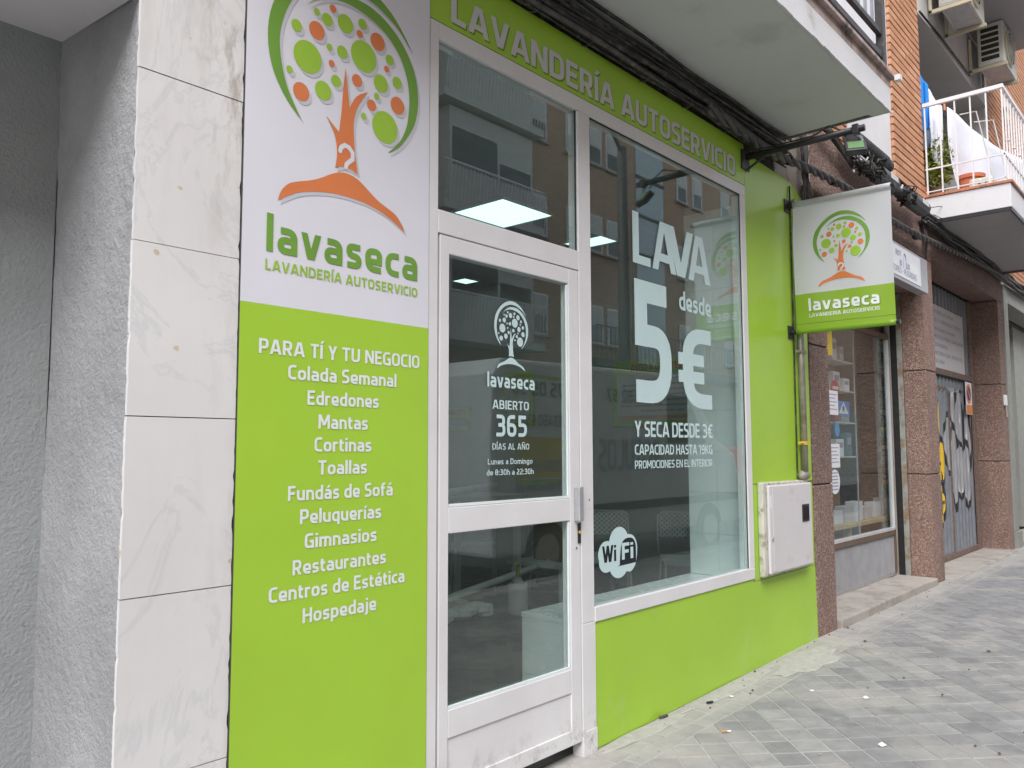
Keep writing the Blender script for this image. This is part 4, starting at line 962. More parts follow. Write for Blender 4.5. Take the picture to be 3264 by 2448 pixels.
# balcony with laundry
b2 = thing('balcony', 'white balcony with terracotta edge, white rails and washing hung out to dry', 'balcony', (10.5, -.4, 3.7))
part('slab', B(9.0, 12.28, -.765, -.0005, 3.70, 3.936), 'white_paint', b2, bevel=.004)
part('soffit', B(9.02, 12.27, -.745, -.001, 3.690, 3.6995), 'soffit_grey', b2)
part('drip_strip', B(9.0, 12.28, -.765, -.746, 3.662, 3.6985), 'black_metal', b2); part('drip_strip', B(8.995, 9.019, -.7455, -.01, 3.662, 3.6985), 'black_metal', b2); part('drip_strip', B(12.2705, 12.29, -.7455, -.01, 3.662, 3.6985), 'rust_frame', b2)
for i in range(13): part('coping_tile', B(8.985+.254*i, 8.985+.254*i+.250, -.785, -.56, 3.938, 3.965), 'coping_terracotta' if i < 1 else 'coping_stone', b2, bevel=.003)
for i in range(3): part('coping_tile', B(8.985, 9.20, -.555+.187*i, -.555+.187*i+.183, 3.938, 3.965), 'coping_terracotta', b2, bevel=.003)
part('top_rail', B(8.985, 9.02, -.745, -.014, 4.895, 4.935), 'rail_white', b2, bevel=.002); part('top_rail', B(9.0205, 12.28, -.745, -.71, 4.895, 4.935), 'rail_white', b2, bevel=.002)
part('mid_rail', Geo().box(8.995, 9.01, -.735, -.014, 4.225, 4.24), 'rail_white', b2); part('mid_rail', Geo().box(9.0105, 12.28, -.735, -.72, 4.225, 4.24), 'rail_white', b2)
part('bottom_rail', Geo().box(8.995, 9.01, -.735, -.014, 3.99, 4.0), 'rail_white', b2); part('bottom_rail', Geo().box(9.0105, 12.28, -.735, -.72, 3.99, 4.0), 'rail_white', b2)
for y in (-.03, -.17, -.31, -.45, -.59): part('baluster', B(8.996, 9.009, y-.0065, y+.0065, 3.966, 4.8945), 'rail_white', b2)
for i in range(24): part('baluster', B(9.002+.14*i-.007, 9.002+.14*i+.007, -.734, -.721, 3.966, 4.8945), 'rail_white', b2)
for i in range(6): part('bracket_stub', B(9.14+.28*i-.01, 9.14+.28*i+.04, -.76, -.735, 4.40, 4.41), 'rail_white', b2)

def cloth(name, lab, cat, P0, P1, drop0, drop1, mat, seed=0, fold=.02, grp=None, swing=.0):
    g = Geo(); n1, n2 = 26, 16; V = []; r_ = random.Random(seed); ph = r_.uniform(0, 6)
    P0, P1 = Vector(P0), Vector(P1); d = (P1-P0); nrm = Vector((d.y, -d.x, 0)).normalized()
    for j in range(n2+1):
        for i in range(n1+1):
            u = i/n1; v = j/n2; p = P0+d*u; sag = .03*sin(pi*u)
            dr_ = drop0+(drop1-drop0)*u
            q = p+Vector((0, 0, -sag-dr_*v))+nrm*(fold*sin(u*17+ph+v*1.5)*(.3+v)+fold*.6*sin(u*9-v*4+ph)+swing*v*v)
            V.append(tuple(q))
    w_ = n1+1; g.add(V, [(j*w_+i, j*w_+i+1, (j+1)*w_+i+1, (j+1)*w_+i) for j in range(n2) for i in range(n1)])
    o = part(name, g, mat, smooth=True); md = o.modifiers.new('s', 'SOLIDIFY'); md.thickness = .004
    return tag(o, lab, cat, grp)
cloth('bed_sheet', 'large white bed sheet drying diagonally across the white balcony rails', 'bed sheet', (9.28, -.16, 4.95), (11.6, -.58, 4.80), .85, .98, 'cloth_white', 1, .03, swing=.05)
cloth('towel', 'narrow white towel hanging between the blue garment and the big sheet', 'towel', (9.16, -.03, 5.18), (9.24, -.14, 4.95), .72, .70, 'cloth_white', 2, .012)
cloth('shirt', 'bright blue garment pegged highest beside the brick pier', 'garment', (9.10, .05, 5.40), (9.13, -.045, 5.18), .72, .44, 'fabric_blue', 3, .008)
cloth('cloth', 'grey-blue cloth hanging below the bright blue garment', 'garment', (9.105, .03, 4.70), (9.125, -.05, 4.72), .22, .16, 'fabric_greyblue', 5, .008)
pg = thing('clothes_peg', 'orange clothes peg on the corner of the big white sheet', 'clothes peg', (9.28, -.16, 4.96)); part('peg', B(9.27, 9.285, -.165, -.150, 4.92, 4.99), 'sign_orange', pg)
def leaves(center, rad, n_, size, seed):
    g = Geo(); r_ = random.Random(seed)
    for i in range(n_):
        d = Vector((r_.gauss(0, 1), r_.gauss(0, 1), r_.gauss(0, 1))); d = d.normalized()*r_.random()**.45
        c = Vector(center)+Vector((d.x*rad[0], d.y*rad[1], d.z*rad[2])); a = Vector((r_.uniform(-1, 1), r_.uniform(-1, 1), r_.uniform(-1, .4))).normalized(); b_ = a.cross(Vector((r_.uniform(-1, 1), r_.uniform(-1, 1), 1))).normalized(); s = size*r_.uniform(.6, 1.3)
        g.add([c-a*s, c+b_*s*.4+a*s*.1, c+a*s, c-b_*s*.4+a*s*.1], [(0, 1, 2, 3)])
    return g
pl = thing('potted_plant', 'leafy light green plant in the corner of the white balcony against the brick pier', 'plant', (9.3, .0, 3.96))
part('foliage', leaves((9.30, -.05, 4.38), (.19, .17, .38), 1500, .030, 4), 'leaf', pl)
part('stem', Geo().tube([(9.3, -.04, 4.0), (9.31, -.05, 4.3), (9.29, -.04, 4.7)], .008, 6).tube([(9.31, -.05, 4.2), (9.27, -.10, 4.5)], .006, 6), 'wood_dark', pl)
part('pot', Geo().tube([(9.3, -.04, 3.966), (9.3, -.04, 4.10)], .07, 14, r1=.09), 'rust_frame', pl)
pl2 = thing('potted_plant', 'dark green plant behind the sheet at the back of the balcony', 'plant', (10.5, .5, 3.96))
part('foliage', leaves((10.55, .55, 4.95), (.35, .25, .35), 700, .04, 9), 'leaf', pl2); part('pot', Geo().tube([(10.5, .5, 3.966), (10.5, .5, 4.5)], .14, 14, r1=.18), 'terracotta', pl2)
tp = thing('flower_pot', 'terracotta flower pot under the hanging white sheet', 'flower pot', (9.62, -.33, 3.96))
part('pot', Geo().tube([(9.62, -.30, 4.02), (9.62, -.30, 4.24)], .09, 18, r1=.13), 'terracotta', tp, smooth=True); part('rim', Geo().tube([(9.62, -.30, 4.22), (9.62, -.30, 4.26)], .14, 18), 'terracotta', tp)
part('stand', B(9.5, 9.72, -.40, -.2, 3.966, 4.018), 'rail_white', tp)
dc = tag(part('cloth_box', B(9.32, 9.62, -.56, -.34, 3.967, 4.14), 'dotted_cloth', bevel=.02), 'box covered with dotted cloth on the balcony floor behind the rails', 'box')
rk = thing('drying_rack', 'thin white wire drying rack arms behind the balcony rails', 'drying rack', (9.8, -.3, 4.4))
part('rack_arm', Geo().tube([(9.35, -.28, 4.86), (9.42, -.42, 4.88), (9.6, -.48, 4.4), (9.65, -.5, 4.2)], .006, 6), 'rail_white', rk); part('rack_arm', Geo().tube([(10.0, -.28, 4.98), (10.1, -.45, 4.99), (10.3, -.5, 4.5)], .006, 6), 'rail_white', rk)

# air conditioners
def ac_unit(x0, lab, z=6.11, hgt=.53, wd=.78):
    t = thing('air_conditioner', lab, 'air conditioner', (x0+wd/2, -.25, z), 'air conditioners under the upper balcony')
    y0, y1 = -.40, -.115
    part('casing', B(x0, x0+wd, y0, y1, z, z+hgt), 'ac_white', t, bevel=.008)
    part('side_plate', B(x0-.006, x0-.0005, y0+.015, y1-.015, z+.02, z+hgt-.02), 'ac_white', t)
    for k in range(6): part('louvre', B(x0-.0085, x0-.0062, y0+.05, y1-.04, z+.06+k*.073, z+.06+k*.073+.050), 'ac_dark', t)
    part('fan_ring', Geo().tube([(x0+wd*.42, y0-.004, z+hgt/2), (x0+wd*.42, y0-.022, z+hgt/2)], .225, 28), 'ac_cream', t)
    part('fan_opening', Geo().tube([(x0+wd*.42, y0-.0225, z+hgt/2), (x0+wd*.42, y0-.024, z+hgt/2)], .20, 28), 'ac_dark', t)
    gr = Geo()
    for k in range(5):
        r_2 = .04+.04*k; gr.tube([(x0+wd*.42+r_2*cos(2*pi*i/20), y0-.028, z+hgt/2+r_2*sin(2*pi*i/20)) for i in range(21)], .003, 4)
    for k in range(8): gr.tube([(x0+wd*.42, y0-.028, z+hgt/2), (x0+wd*.42+.2*cos(k*pi/4), y0-.028, z+hgt/2+.2*sin(k*pi/4))], .003, 4)
    part('fan_grille', gr, 'ac_white', t)
    for xx in (x0+.0, x0+wd-.10):
        part('bracket', Geo().box(xx, xx+.035, -.43, -.014, z-.045, z-.004).box(xx, xx+.035, -.045, -.014, z-.044, z+.40), 'ac_cream', t, bevel=.002)
    part('base_foot', B(x0+.10, x0+wd-.12, y0+.03, y1-.03, z-.012, z-.0005), 'alu_raw', t)
ac_unit(11.25, 'cream air conditioner hanging right of the pair, dark louvres facing the brick pier')
ac_unit(9.42, 'cream air conditioner cut by the top of the picture, left of the pair', z=6.13)
part('refrigerant_pipe', Geo().tube([(9.03, -.02, 5.955), (9.9, -.02, 6.0), (11.22, -.02, 6.03)], .012, 8), 'cable_black', None, smooth=True)
tag(bpy.data.objects['refrigerant_pipe'], 'thin dark pipe running along the wall between the two air conditioners', 'pipe')

# ================================================================== granite building: pillars, lintel
gb = thing('granite_facade', 'ground floor of rough pinkish brown granite blocks right of the laundry', 'building', (9, .2, 0))
def stones(x0, x1, y0, y1, zs, mat='granite', nm='stone_block'):
    for a, c in zip(zs[:-1], zs[1:]): part(nm, B(x0, x1, y0, y1, a+.005, c-.005), mat, gb, bevel=.006)
    part('joint', B(x0+.01, x1-.01, y0+.012, y1-.012, zs[0], zs[-1]), 'joint_dark', gb)
stones(5.772, 6.132, -.0025, .34, [0.03, 1.105, 2.115, 3.19])
stones(8.735, 9.10, -.0025, .208, [.03, 1.112, 2.14, 3.285])
stones(12.25, 12.56, -.0025, .33, [.0, 1.20, 2.21, 3.32])
part('lintel', B(5.95, 9.10, 0, .34, 3.29, 3.80), 'granite', gb, bevel=.005)
part('lintel', B(6.133, 8.734, .012, .34, 2.94, 3.288), 'granite', gb)
part('lintel', B(9.101, 12.56, 0, .31, 3.325, 3.69), 'granite', gb, bevel=.005)
part('lintel_core', B(5.6, 12.5, .11, .6, 3.195, 3.7) if False else B(5.96, 12.5, .345, .6, 2.9, 3.9), 'joint_dark', gb)
part('stone_return', B(5.772, 5.949, .0, .2, 3.195, 3.28), 'granite', gb)
# steps
st1 = tag(part('doorstep', Geo().prism([(6.15, .0), (8.72, .0), (8.72, .118), (8.60, .112), (8.3, .122), (7.7, .118), (7.2, .123), (6.7, .117), (6.15, .120)], -.035, .34, lambda u, v, h: (u, h, v)), 'concrete', bevel=.012), 'worn pale concrete step below the blinds shop window', 'step')
st2 = tag(part('doorstep', B(9.11, 12.24, -.10, .42, .0, .068), 'concrete', bevel=.012), 'low concrete apron in front of the graffiti covered garage door', 'step')

# shop window of the blinds shop
sw = thing('shop_window', 'metal framed display window of the blinds shop between granite pillars', 'shop window', (7.5, .33, .12))
def swp(nm, *a, mat='alu_raw', bev=.002): return part(nm, B(*a), mat, sw, bevel=bev)
swp('frame', 8.665, 8.70, .325, .37, .148, 2.50, mat='alu_bronze'); swp('frame', 8.638, 8.6645, .318, .36, .565, 2.46, mat='alu_light')
swp('frame', 6.135, 8.664, .322, .37, .515, .560, mat='alu_bronze'); swp('frame', 6.135, 8.637, .318, .36, .5605, .588, mat='alu_light')
swp('frame', 6.135, 8.664, .322, .37, 2.462, 2.51, mat='alu_bronze'); swp('frame', 6.135, 6.16, .322, .37, .5885, 2.46, mat='alu_bronze')
swp('frame', 6.135, 8.70, .322, .37, 2.90, 2.935, mat='alu_bronze')
part('column', B(8.7005, 8.90, .32, .365, .10, 2.92), 'concrete', sw); part('shutter_slot', B(8.72, 8.90, .262, .318, .105, 3.2), 'guide_dark', sw)
part('shutter_guide', B(8.72, 8.90, .210, .260, .10, 2.93), 'weathered_metal', sw, bevel=.003)
kg = Geo()
for k in range(118):
    x = 6.14+.0214*k; kg.add([(x, .345, .15), (x+.0107, .338, .15), (x+.0214, .345, .15), (x, .345, .514), (x+.0107, .338, .514), (x+.0214, .345, .514)], [(0, 1, 4, 3), (1, 2, 5, 4)])
part('kick_panel', kg, 'kick_metal', sw); part('kick_rail', B(6.135, 8.664, .335, .36, .118, .1495), 'alu_raw', sw)
part('glass_pane', B(6.16, 7.68, .335, .341, .5885, 2.461), 'glass_clear', sw); part('glass_pane', B(7.686, 8.637, .335, .341, .5885, 2.461), 'glass_clear', sw); part('glass_pane', B(6.16, 8.664, .335, .341, 2.511, 2.899), 'glass_clear', sw)
part('glass_joint', B(7.6805, 7.6855, .333, .343, .5885, 2.461), 'alu_raw', sw)
# showroom room
sr = thing('showroom', 'dim interior of the blinds shop behind its window', 'room', (7.5, 1.5, .1)); sr['kind'] = 'structure'; del sr['category']
part('floor', B(7.06, 10.2, .36, 4, .05, .10), 'room_floor', sr); part('wall', B(7.06, 7.09, .39, 3.94, .1, 3.1), 'room_wall', sr); part('wall', B(7.06, 10.2, 3.95, 4.0, .1, 3.1), 'room_wall', sr); part('wall', B(10.15, 10.2, .45, 3.94, .1, 3.1), 'wood_dark', sr); part('ceiling', B(7.06, 10.2, .36, 4, 3.1, 3.15), 'room_ceiling', sr)
rc = thing('fabric_rack', 'tall rack of rolled blind fabric samples inside the shop window', 'rack', (8.9, .47, .7))
cols_ = ['paper', 'poster_paper', 'guide_dark', 'cable_grey', 'poster_paper', 'paper', 'car_red', 'rust_frame', 'sky_blue', 'cable_grey', 'rust_frame', 'rust_frame', 'paper', 'guide_dark', 'fabric_greyblue', 'yellow_plastic', 'cable_grey', 'cable_grey', 'paper', 'sign_orange', 'sign_orange', 'wood_dark', 'wood_dark', 'wood_dark', 'sign_orange', 'guide_dark']
for k, c_ in enumerate(cols_): part('fabric_roll', Geo().tube([(8.76, .47, 2.46-.060*k), (9.05, .47, 2.46-.060*k)], .027, 10), c_, rc, smooth=True)
part('rack_frame', Geo().box(8.735, 8.755, .45, .49, .1, 2.55).box(9.055, 9.075, .45, .49, .1, 2.55), 'alu_raw', rc)
ct = thing('display_table', 'pale yellow wooden display table with metal profiles inside the shop window', 'table', (8.5, .7, .1))
part('tabletop', B(7.3, 9.3, .42, .85, .64, .68), 'wood', ct, bevel=.003)
for xx in (7.75, 9.2): part('leg', B(xx, xx+.06, .45, .51, .1, .639), 'wood', ct)
part('side_board', B(8.7, 9.19, .47, .49, .15, .639), 'wood_dark', ct)
for k in range(7):
    x = 7.45+.27*k; t = thing('profile_sample', ['short grey window profile sample, first from the left, on the display table', 'second window profile sample from the left, tilted, on the display table', 'third window profile sample on the display table', 'fourth window profile sample, middle of the row, on the display table', 'fifth window profile sample from the left on the display table', 'long white profile sample before the last on the display table', 'rightmost white profile sample on the display table'][k], 'profile sample', (x, .6, .68), 'metal profile samples on the display table')
    a = .12+.03*(k % 3)
    part('profile', Geo().box(x, x+.2, .47, .47+.1, .681, .681+a).box(x+.02, x+.18, .575, .60, .681, .72), 'alu_light' if k % 2 else 'lightbox_face', t, bevel=.004)
    part('profile_end', B(x+.201, x+.21, .48, .56, .69, .68+a-.01), 'ac_dark', t)
sh = thing('shelf_unit', 'narrow shelves of small samples behind the notices in the shop window', 'shelf', (7.85, .55, 1.85))
part('back_panel', B(7.55, 8.12, .66, .68, .1, 2.46), 'wood_dark', sh)
for zz in (1.28, 1.60, 1.90, 2.18): part('shelf', B(7.55, 8.12, .48, .659, zz, zz+.012), 'poster_paper', sh)
GL_ = 'small goods on the shelves of the shop window'
for (x, z, w, h, m_, l_) in ((7.60, 2.193, .13, .20, 'paper', 'white box on the top shelf, left, behind the shop glass'), (7.80, 2.193, .10, .14, 'alu_light', 'grey bracket sample on the top shelf, right'), (7.62, 1.913, .16, .17, 'lightbox_face', 'pale motor box on the second shelf from the top'), (7.88, 1.913, .15, .12, 'paper', 'small white carton on the second shelf, right'),
    (7.60, 1.613, .12, .19, 'car_red', 'dark red carton on the third shelf, left'), (7.80, 1.613, .20, .10, 'alu_raw', 'low metal sample on the third shelf'), (7.64, 1.293, .18, .16, 'letter_white', 'white carton on the lowest shelf, left'), (7.90, 1.293, .14, .22, 'fabric_greyblue', 'blue-grey fabric book on the lowest shelf')):
    t = thing('carton', l_, 'carton', (x, .56, z), GL_); part('box', B(x, x+w, .50, .62, z, z+h), m_, t, bevel=.004); part('label_patch', B(x+.02, x+w-.03, .498, .4995, z+h*.5, z+h*.8), 'ink_faded' if m_ != 'car_red' else 'paper', t)
rs = thing('round_sign', 'red and white round sign hanging behind the shop glass', 'sign', (7.35, .40, 1.9)); part('disc', Geo().prism([(7.36+.10*cos(t*pi/12), 1.905+.07*sin(t*pi/12)) for t in range(24)], .395, .40, lambda u, v, h: (u, h, v)), 'red_ink', rs); part('bar', B(7.29, 7.43, .392, .3945, 1.892, 1.918), 'paper', rs)
def sheet_on(nm, x0, x1, z0, z1, mat, lab, cat, lines=0, y=.331):
    o = tag(part(nm, B(x0, x1, y, y+.0008, z0, z1), mat), lab, cat)
    for k in range(lines):
        zz = z1-.03-(z1-z0-.05)*k/lines; part('text_line', B(x0+.03, x1-.03-(.04 if k % 2 else 0), y-.0004, y-.0001, zz-.008, zz), 'ink_faded', o)
    return o
sheet_on('paper_notice', 6.98, 7.235, 1.655, 1.865, 'paper', 'upper white paper notice taped to the blinds shop glass', 'notice', 5)
sheet_on('paper_notice', 6.97, 7.235, 1.20, 1.405, 'paper', 'lower white paper notice taped to the blinds shop glass', 'notice', 5)
sheet_on('yellow_sign', 6.99, 7.145, 2.17, 2.40, 'yellow_paper', 'yellow notice at the top of the blinds shop glass', 'notice', 2)
ov = [(7.10+.115*cos(t*pi/12), 1.08+.105*sin(t*pi/12)) for t in range(24)]
o = tag(part('paper_notice', Geo().prism(ov, .3305, .3315, lambda u, v, h: (u, h, v)), 'paper'), 'oval white opening-hours notice lowest on the blinds shop glass', 'notice')
for k in range(6): part('text_line', B(7.03, 7.17, .3298, .3302, 1.15-.028*k, 1.16-.028*k), 'ink_faded', o)
o = tag(part('blue_sign', Geo().prism([(7.234+.06*cos(t*pi/10), 1.53+.062*sin(t*pi/10)) for t in range(20)], .345, .347, lambda u, v, h: (u, h, v)), 'sky_blue'), 'blue oval sticker between the paper notices on the shop glass', 'sticker')
ps = tag(part('crossing_sign', B(7.25, 7.56, .345, .348, 1.665, 1.785), 'blue_plastic'), 'blue square pedestrian crossing sticker with white triangle', 'sticker')
part('triangle', Geo().prism([(7.29, 1.675), (7.52, 1.675), (7.405, 1.778)], .3435, .3448, lambda u, v, h: (u, h, v)), 'paper', ps)
part('walker', Geo().prism([(7.37, 1.682), (7.40, 1.71), (7.44, 1.682), (7.42, 1.735), (7.40, 1.752), (7.375, 1.73)], .3425, .3433, lambda u, v, h: (u, h, v)), 'ink', ps)
# light box sign
lb = thing('light_box_sign', 'white and grey light box sign of the blinds shop, partly hidden by the flag sign', 'sign', (7.8, -.05, 2.87))
part('box', B(6.35, 8.56, -.10, -.004, 2.862, 3.19), 'lightbox_frame', lb, bevel=.003)
part('face', B(6.40, 8.31, -.104, -.1005, 2.895, 3.165), 'lightbox_face', lb)
ff = front(-.1046)
line(lb, '- ESTORES - PLISADAS', 7.30, 8.16, 2.925, .055, ff, 'ink_faded', w=.15, d=.0005)
line(lb, 'ROT', 7.55, 7.70, 3.075, .05, ff, 'ink_faded', w=.2, d=.0005); line(lb, 'B', 7.66, 7.72, 2.995, .05, ff, 'ink_faded', w=.2, d=.0005); line(lb, 'UX', 7.86, 7.96, 2.995, .05, ff, 'ink_faded', w=.2, d=.0005)
part('arch_mark', Geo().tube([(7.76, -.105, 2.99), (7.76, -.105, 3.07)]+[(7.80+.04*cos(t), -.105, 3.07+.05*sin(t)) for t in [pi*(1-i/6) for i in range(7)]]+[(7.84, -.105, 2.99)], .006, 5), 'ink_faded', lb)
for i, z in enumerate((3.03,)): part('pale_patch', B(7.98, 8.24, -.1046, -.1041, 2.99, 3.06), 'letter_white', lb)

# garage door
gd = thing('garage_door', 'grey corrugated metal garage door covered with silver and yellow graffiti', 'garage door', (10.7, .3, .07))
def corr(x0, x1, z0, z1, y, mat, nm='sheet', pitch=.16):
    g = Geo(); x = x0
    P = []
    while x < x1:
        P += [(x, y), (min(x+pitch*.35, x1), y), (min(x+pitch*.5, x1), y-.022), (min(x+pitch*.85, x1), y-.022)]; x += pitch
    P.append((x1, y)); k = len(P)
    g.add([(a, b_, z0) for a, b_ in P]+[(a, b_, z1) for a, b_ in P], [(i, i+1, k+i+1, k+i) for i in range(k-1)])
    return part(nm, g, mat, gd)
corr(9.12, 10.78, .14, 2.06, .325, 'graffiti_sheet'); corr(10.82, 11.96, .12, 2.06, .327, 'graffiti_sheet'); corr(9.12, 12.0, 2.10, 2.215, .325, 'corrugated'); corr(9.12, 12.0, 2.31, 3.30, .335, 'corrugated')
corr(10.74, 11.96, 2.06, 2.10, .327, 'graffiti_sheet')
part('beam', B(9.11, 12.14, .285, .345, 2.235, 2.305), 'rust_frame', gd, bevel=.003); part('beam', B(9.11, 12.14, .282, .35, 2.218, 2.2345), 'guide_dark', gd)
part('wicket_head', B(9.11, 10.735, .295, .32, 2.062, 2.098), 'rust_frame', gd); part('door_edge', B(10.785, 10.815, .290, .33, .12, 2.06), 'rust_frame', gd)
part('bottom_rail', B(9.11, 12.06, .29, .34, .075, .135), 'rust_frame', gd, bevel=.003); part('post', B(12.0, 12.10, .28, .345, .07, 3.30), 'rust_frame', gd, bevel=.004); part('post', B(12.105, 12.16, .30, .345, .07, 3.30), 'lightbox_frame', gd)
part('latch', B(9.9, 10.3, .25, .27, .985, .995), 'black_metal', gd)
part('plus_mark', Geo().box(10.29, 10.345, .299, .3015, .60, .87).box(10.20, 10.44, .2965, .2985, .725, .765), 'ink', gd)
po = tag(part('wall_poster', B(9.45, 11.73, .306, .310, 2.312, 3.06), 'poster_paper'), 'pale printed panel with lines of lettering above the garage door beam', 'notice board')
for k, (t, a, c_) in enumerate((('CORTINAS Y ROPA DE HOGAR', 9.9, 11.26, ), ('TOLDOS MOVILES Y CORREDERAS VERDES', 9.7, 11.62), ('Tfnos montajes Laruxo', 9.9, 11.3), ('DE PUENTE TERMICO CLUTERIA CLIMALIMENT', 9.6, 11.71), ('PUERTOS EN MADERA', 9.9, 10.92), ('REPARACION - MOTORIZACION - REPUESTOS', 9.7, 11.62), ('CAMBIOS DE PAÑO', 9.9, 10.75))):
    line(po, t, a, c_, 2.955-.098*k, .045, front(.3058), 'ink_faded', w=.17, d=.0004)
pk = thing('no_parking_sign', 'small white and orange no parking plate at the top right of the garage door', 'sign', (11.72, .28, 2.0))
part('plate', B(11.58, 11.90, .276, .279, 1.80, 2.215), 'paper', pk); part('plate_band', B(11.585, 11.895, .2745, .2755, 1.805, 1.925), 'sign_orange', pk)
part('ring', Geo().prism([(11.73+.13*cos(t*pi/14), 2.065+.128*sin(t*pi/14)) for t in range(28)], .2738, .2752, lambda u, v, h: (u, h, v)), 'sign_orange', pk)
part('disc', Geo().prism([(11.73+.085*cos(t*pi/14), 2.065+.085*sin(t*pi/14)) for t in range(28)], .2722, .2735, lambda u, v, h: (u, h, v)), 'navy', pk)
part('slash', Geo().prism([(11.66, 2.12), (11.68, 2.14), (11.80, 2.01), (11.78, 1.99)], .2708, .2720, lambda u, v, h: (u, h, v)), 'sign_orange', pk)
sg = thing('switch_box', 'small white box with a wire on the edge of the farthest granite pillar', 'switch box', (12.35, -.02, 1.95)); part('cover', B(12.31, 12.43, -.03, -.004, 1.93, 2.07), 'letter_white', sg, bevel=.004); part('wire', Geo().tube([(12.38, -.02, 1.93), (12.40, -.02, 1.78)], .01, 6), 'beige_wall', sg)
# next building
nb = thing('next_building', 'grey-green metal clad shopfront with dark doors past the granite pillar', 'building', (14, .2, 0))
part('pilaster', B(12.565, 12.83, -.02, .3, .27, 3.58), 'olive_grey', nb, bevel=.006); part('pilaster_foot', B(12.562, 12.86, -.05, .3, -.0, .268), 'olive_grey', nb, bevel=.006)
part('trim', B(12.84, 12.87, .005, .04, .28, 3.4), 'alu_raw', nb); part('trim', B(12.885, 12.905, .005, .04, .28, 3.4), 'alu_raw', nb)
part('fascia', B(12.85, 20, .0, .3, 3.38, 3.62), 'olive_grey', nb); part('upper_band', B(12.85, 20, .01, .3, 3.63, 3.95), 'loggia_wall', nb)
part('soffit', B(12.85, 20, .31, 1.5, 3.3, 3.37), 'dark_door', nb); part('door_leaf', B(12.95, 14.9, .5, .56, .05, 3.3), 'dark_door', nb)
for k in range(6): part('door_bar', B(13.2+.22*k, 13.24+.22*k, .46, .499, .35, 2.2), 'black_metal', nb)
part('inner_wall', B(12.87, 20, .57, .7, 0, 3.95), 'dark_door', nb); part('flat_roof', B(12.87, 20, .31, 1.5, 3.64, 3.95), 'loggia_wall', nb)
part('panel', B(14.95, 19, .30, .36, .15, 3.3), 'olive_grey', nb); part('threshold', B(12.9, 19, -.02, .5, .0, .10), 'concrete', nb)

# ================================================================== laundry interior
ri = thing('laundry_room', 'interior of the laundry', 'room', (4, 2, 0)); ri['kind'] = 'structure'; del ri['category']
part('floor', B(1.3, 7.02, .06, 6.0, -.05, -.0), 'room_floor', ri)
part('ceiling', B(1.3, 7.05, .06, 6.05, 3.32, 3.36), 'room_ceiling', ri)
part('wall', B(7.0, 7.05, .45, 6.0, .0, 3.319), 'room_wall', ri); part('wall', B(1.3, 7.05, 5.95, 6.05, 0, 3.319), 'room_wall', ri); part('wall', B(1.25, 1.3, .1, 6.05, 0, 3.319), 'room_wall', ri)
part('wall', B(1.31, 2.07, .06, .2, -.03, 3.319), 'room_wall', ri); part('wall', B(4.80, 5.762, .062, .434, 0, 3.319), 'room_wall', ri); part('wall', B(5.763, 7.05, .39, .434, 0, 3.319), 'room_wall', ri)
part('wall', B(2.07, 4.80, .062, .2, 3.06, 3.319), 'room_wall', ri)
tl = thing('tiled_side_wall', 'pale tiled wall just inside the right end of the shop window', 'wall', (4.79, .25, .56))
for k in range(9):
    for (a, c) in ((.06, .2315), (.2335, .434)): part('tile', B(4.782, 4.7995, a, c, .5615+.262*k, .5615+.262*k+.2595), 'room_tile', tl)
part('grout', B(4.786, 4.7985, .061, .433, .561, 2.92), 'poster_paper', tl)
bc = thing('window_bench', 'pale tiled bench inside along the foot of the window', 'bench', (3.95, .24, 0))
part('body', B(3.115, 4.78, .062, .435, .0, .535), 'room_tile', bc)
for k in range(6): part('top_tile', B(3.11+.2785*k, 3.11+.2785*k+.2765, .060, .440, .536, .560), 'room_tile', bc, bevel=.002)
for k in range(2): part('side_tile', B(3.108, 3.1145, .064, .432, .005+.265*k, .005+.265*k+.262), 'room_tile', bc)
LG = 'square lit ceiling panels'
def lamp(x0, x1, y0, y1, z, lab):
    t = thing('ceiling_panel_light', lab, 'ceiling light', ((x0+x1)/2, (y0+y1)/2, z), LG)
    part('diffuser', B(x0, x1, y0, y1, z-.012, z-.002), 'lamp', t); part('frame', Geo().box(x0-.02, x1+.02, y0-.02, y0-.001, z-.016, z-.001).box(x0-.02, x1+.02, y1+.001, y1+.02, z-.016, z-.001).box(x0-.02, x0-.001, y0, y1, z-.016, z-.001).box(x1+.001, x1+.02, y0, y1, z-.016, z-.001), 'alu_white', t)
lamp(4.61, 5.22, 1.91, 2.45, 3.32, 'large lit ceiling panel seen through the glass above the door')
lamp(6.02, 6.28, 1.98, 2.4, 3.32, 'smaller lit ceiling panel seen beside the mullion')
for q_, l_ in (((2.3, 2.9, .9, 1.5), 'added unseen ceiling panel nearest the street, brightening the laundry'), ((2.9, 3.5, 2.9, 3.5), 'added unseen ceiling panel brightening the middle of the laundry'), ((4.6, 5.2, 3.8, 4.4), 'added unseen ceiling panel brightening the depth of the laundry'), ((2.4, 3.0, 4.9, 5.5), 'added unseen ceiling panel brightening the rear of the laundry')): lamp(*q_, 3.32, l_)  # extra panels out of the camera's view, added to brighten the interior
lamp(6.5, 6.72, 4.2, 4.4, 3.32, 'faint lit ceiling panel seen through the top of the glass door')
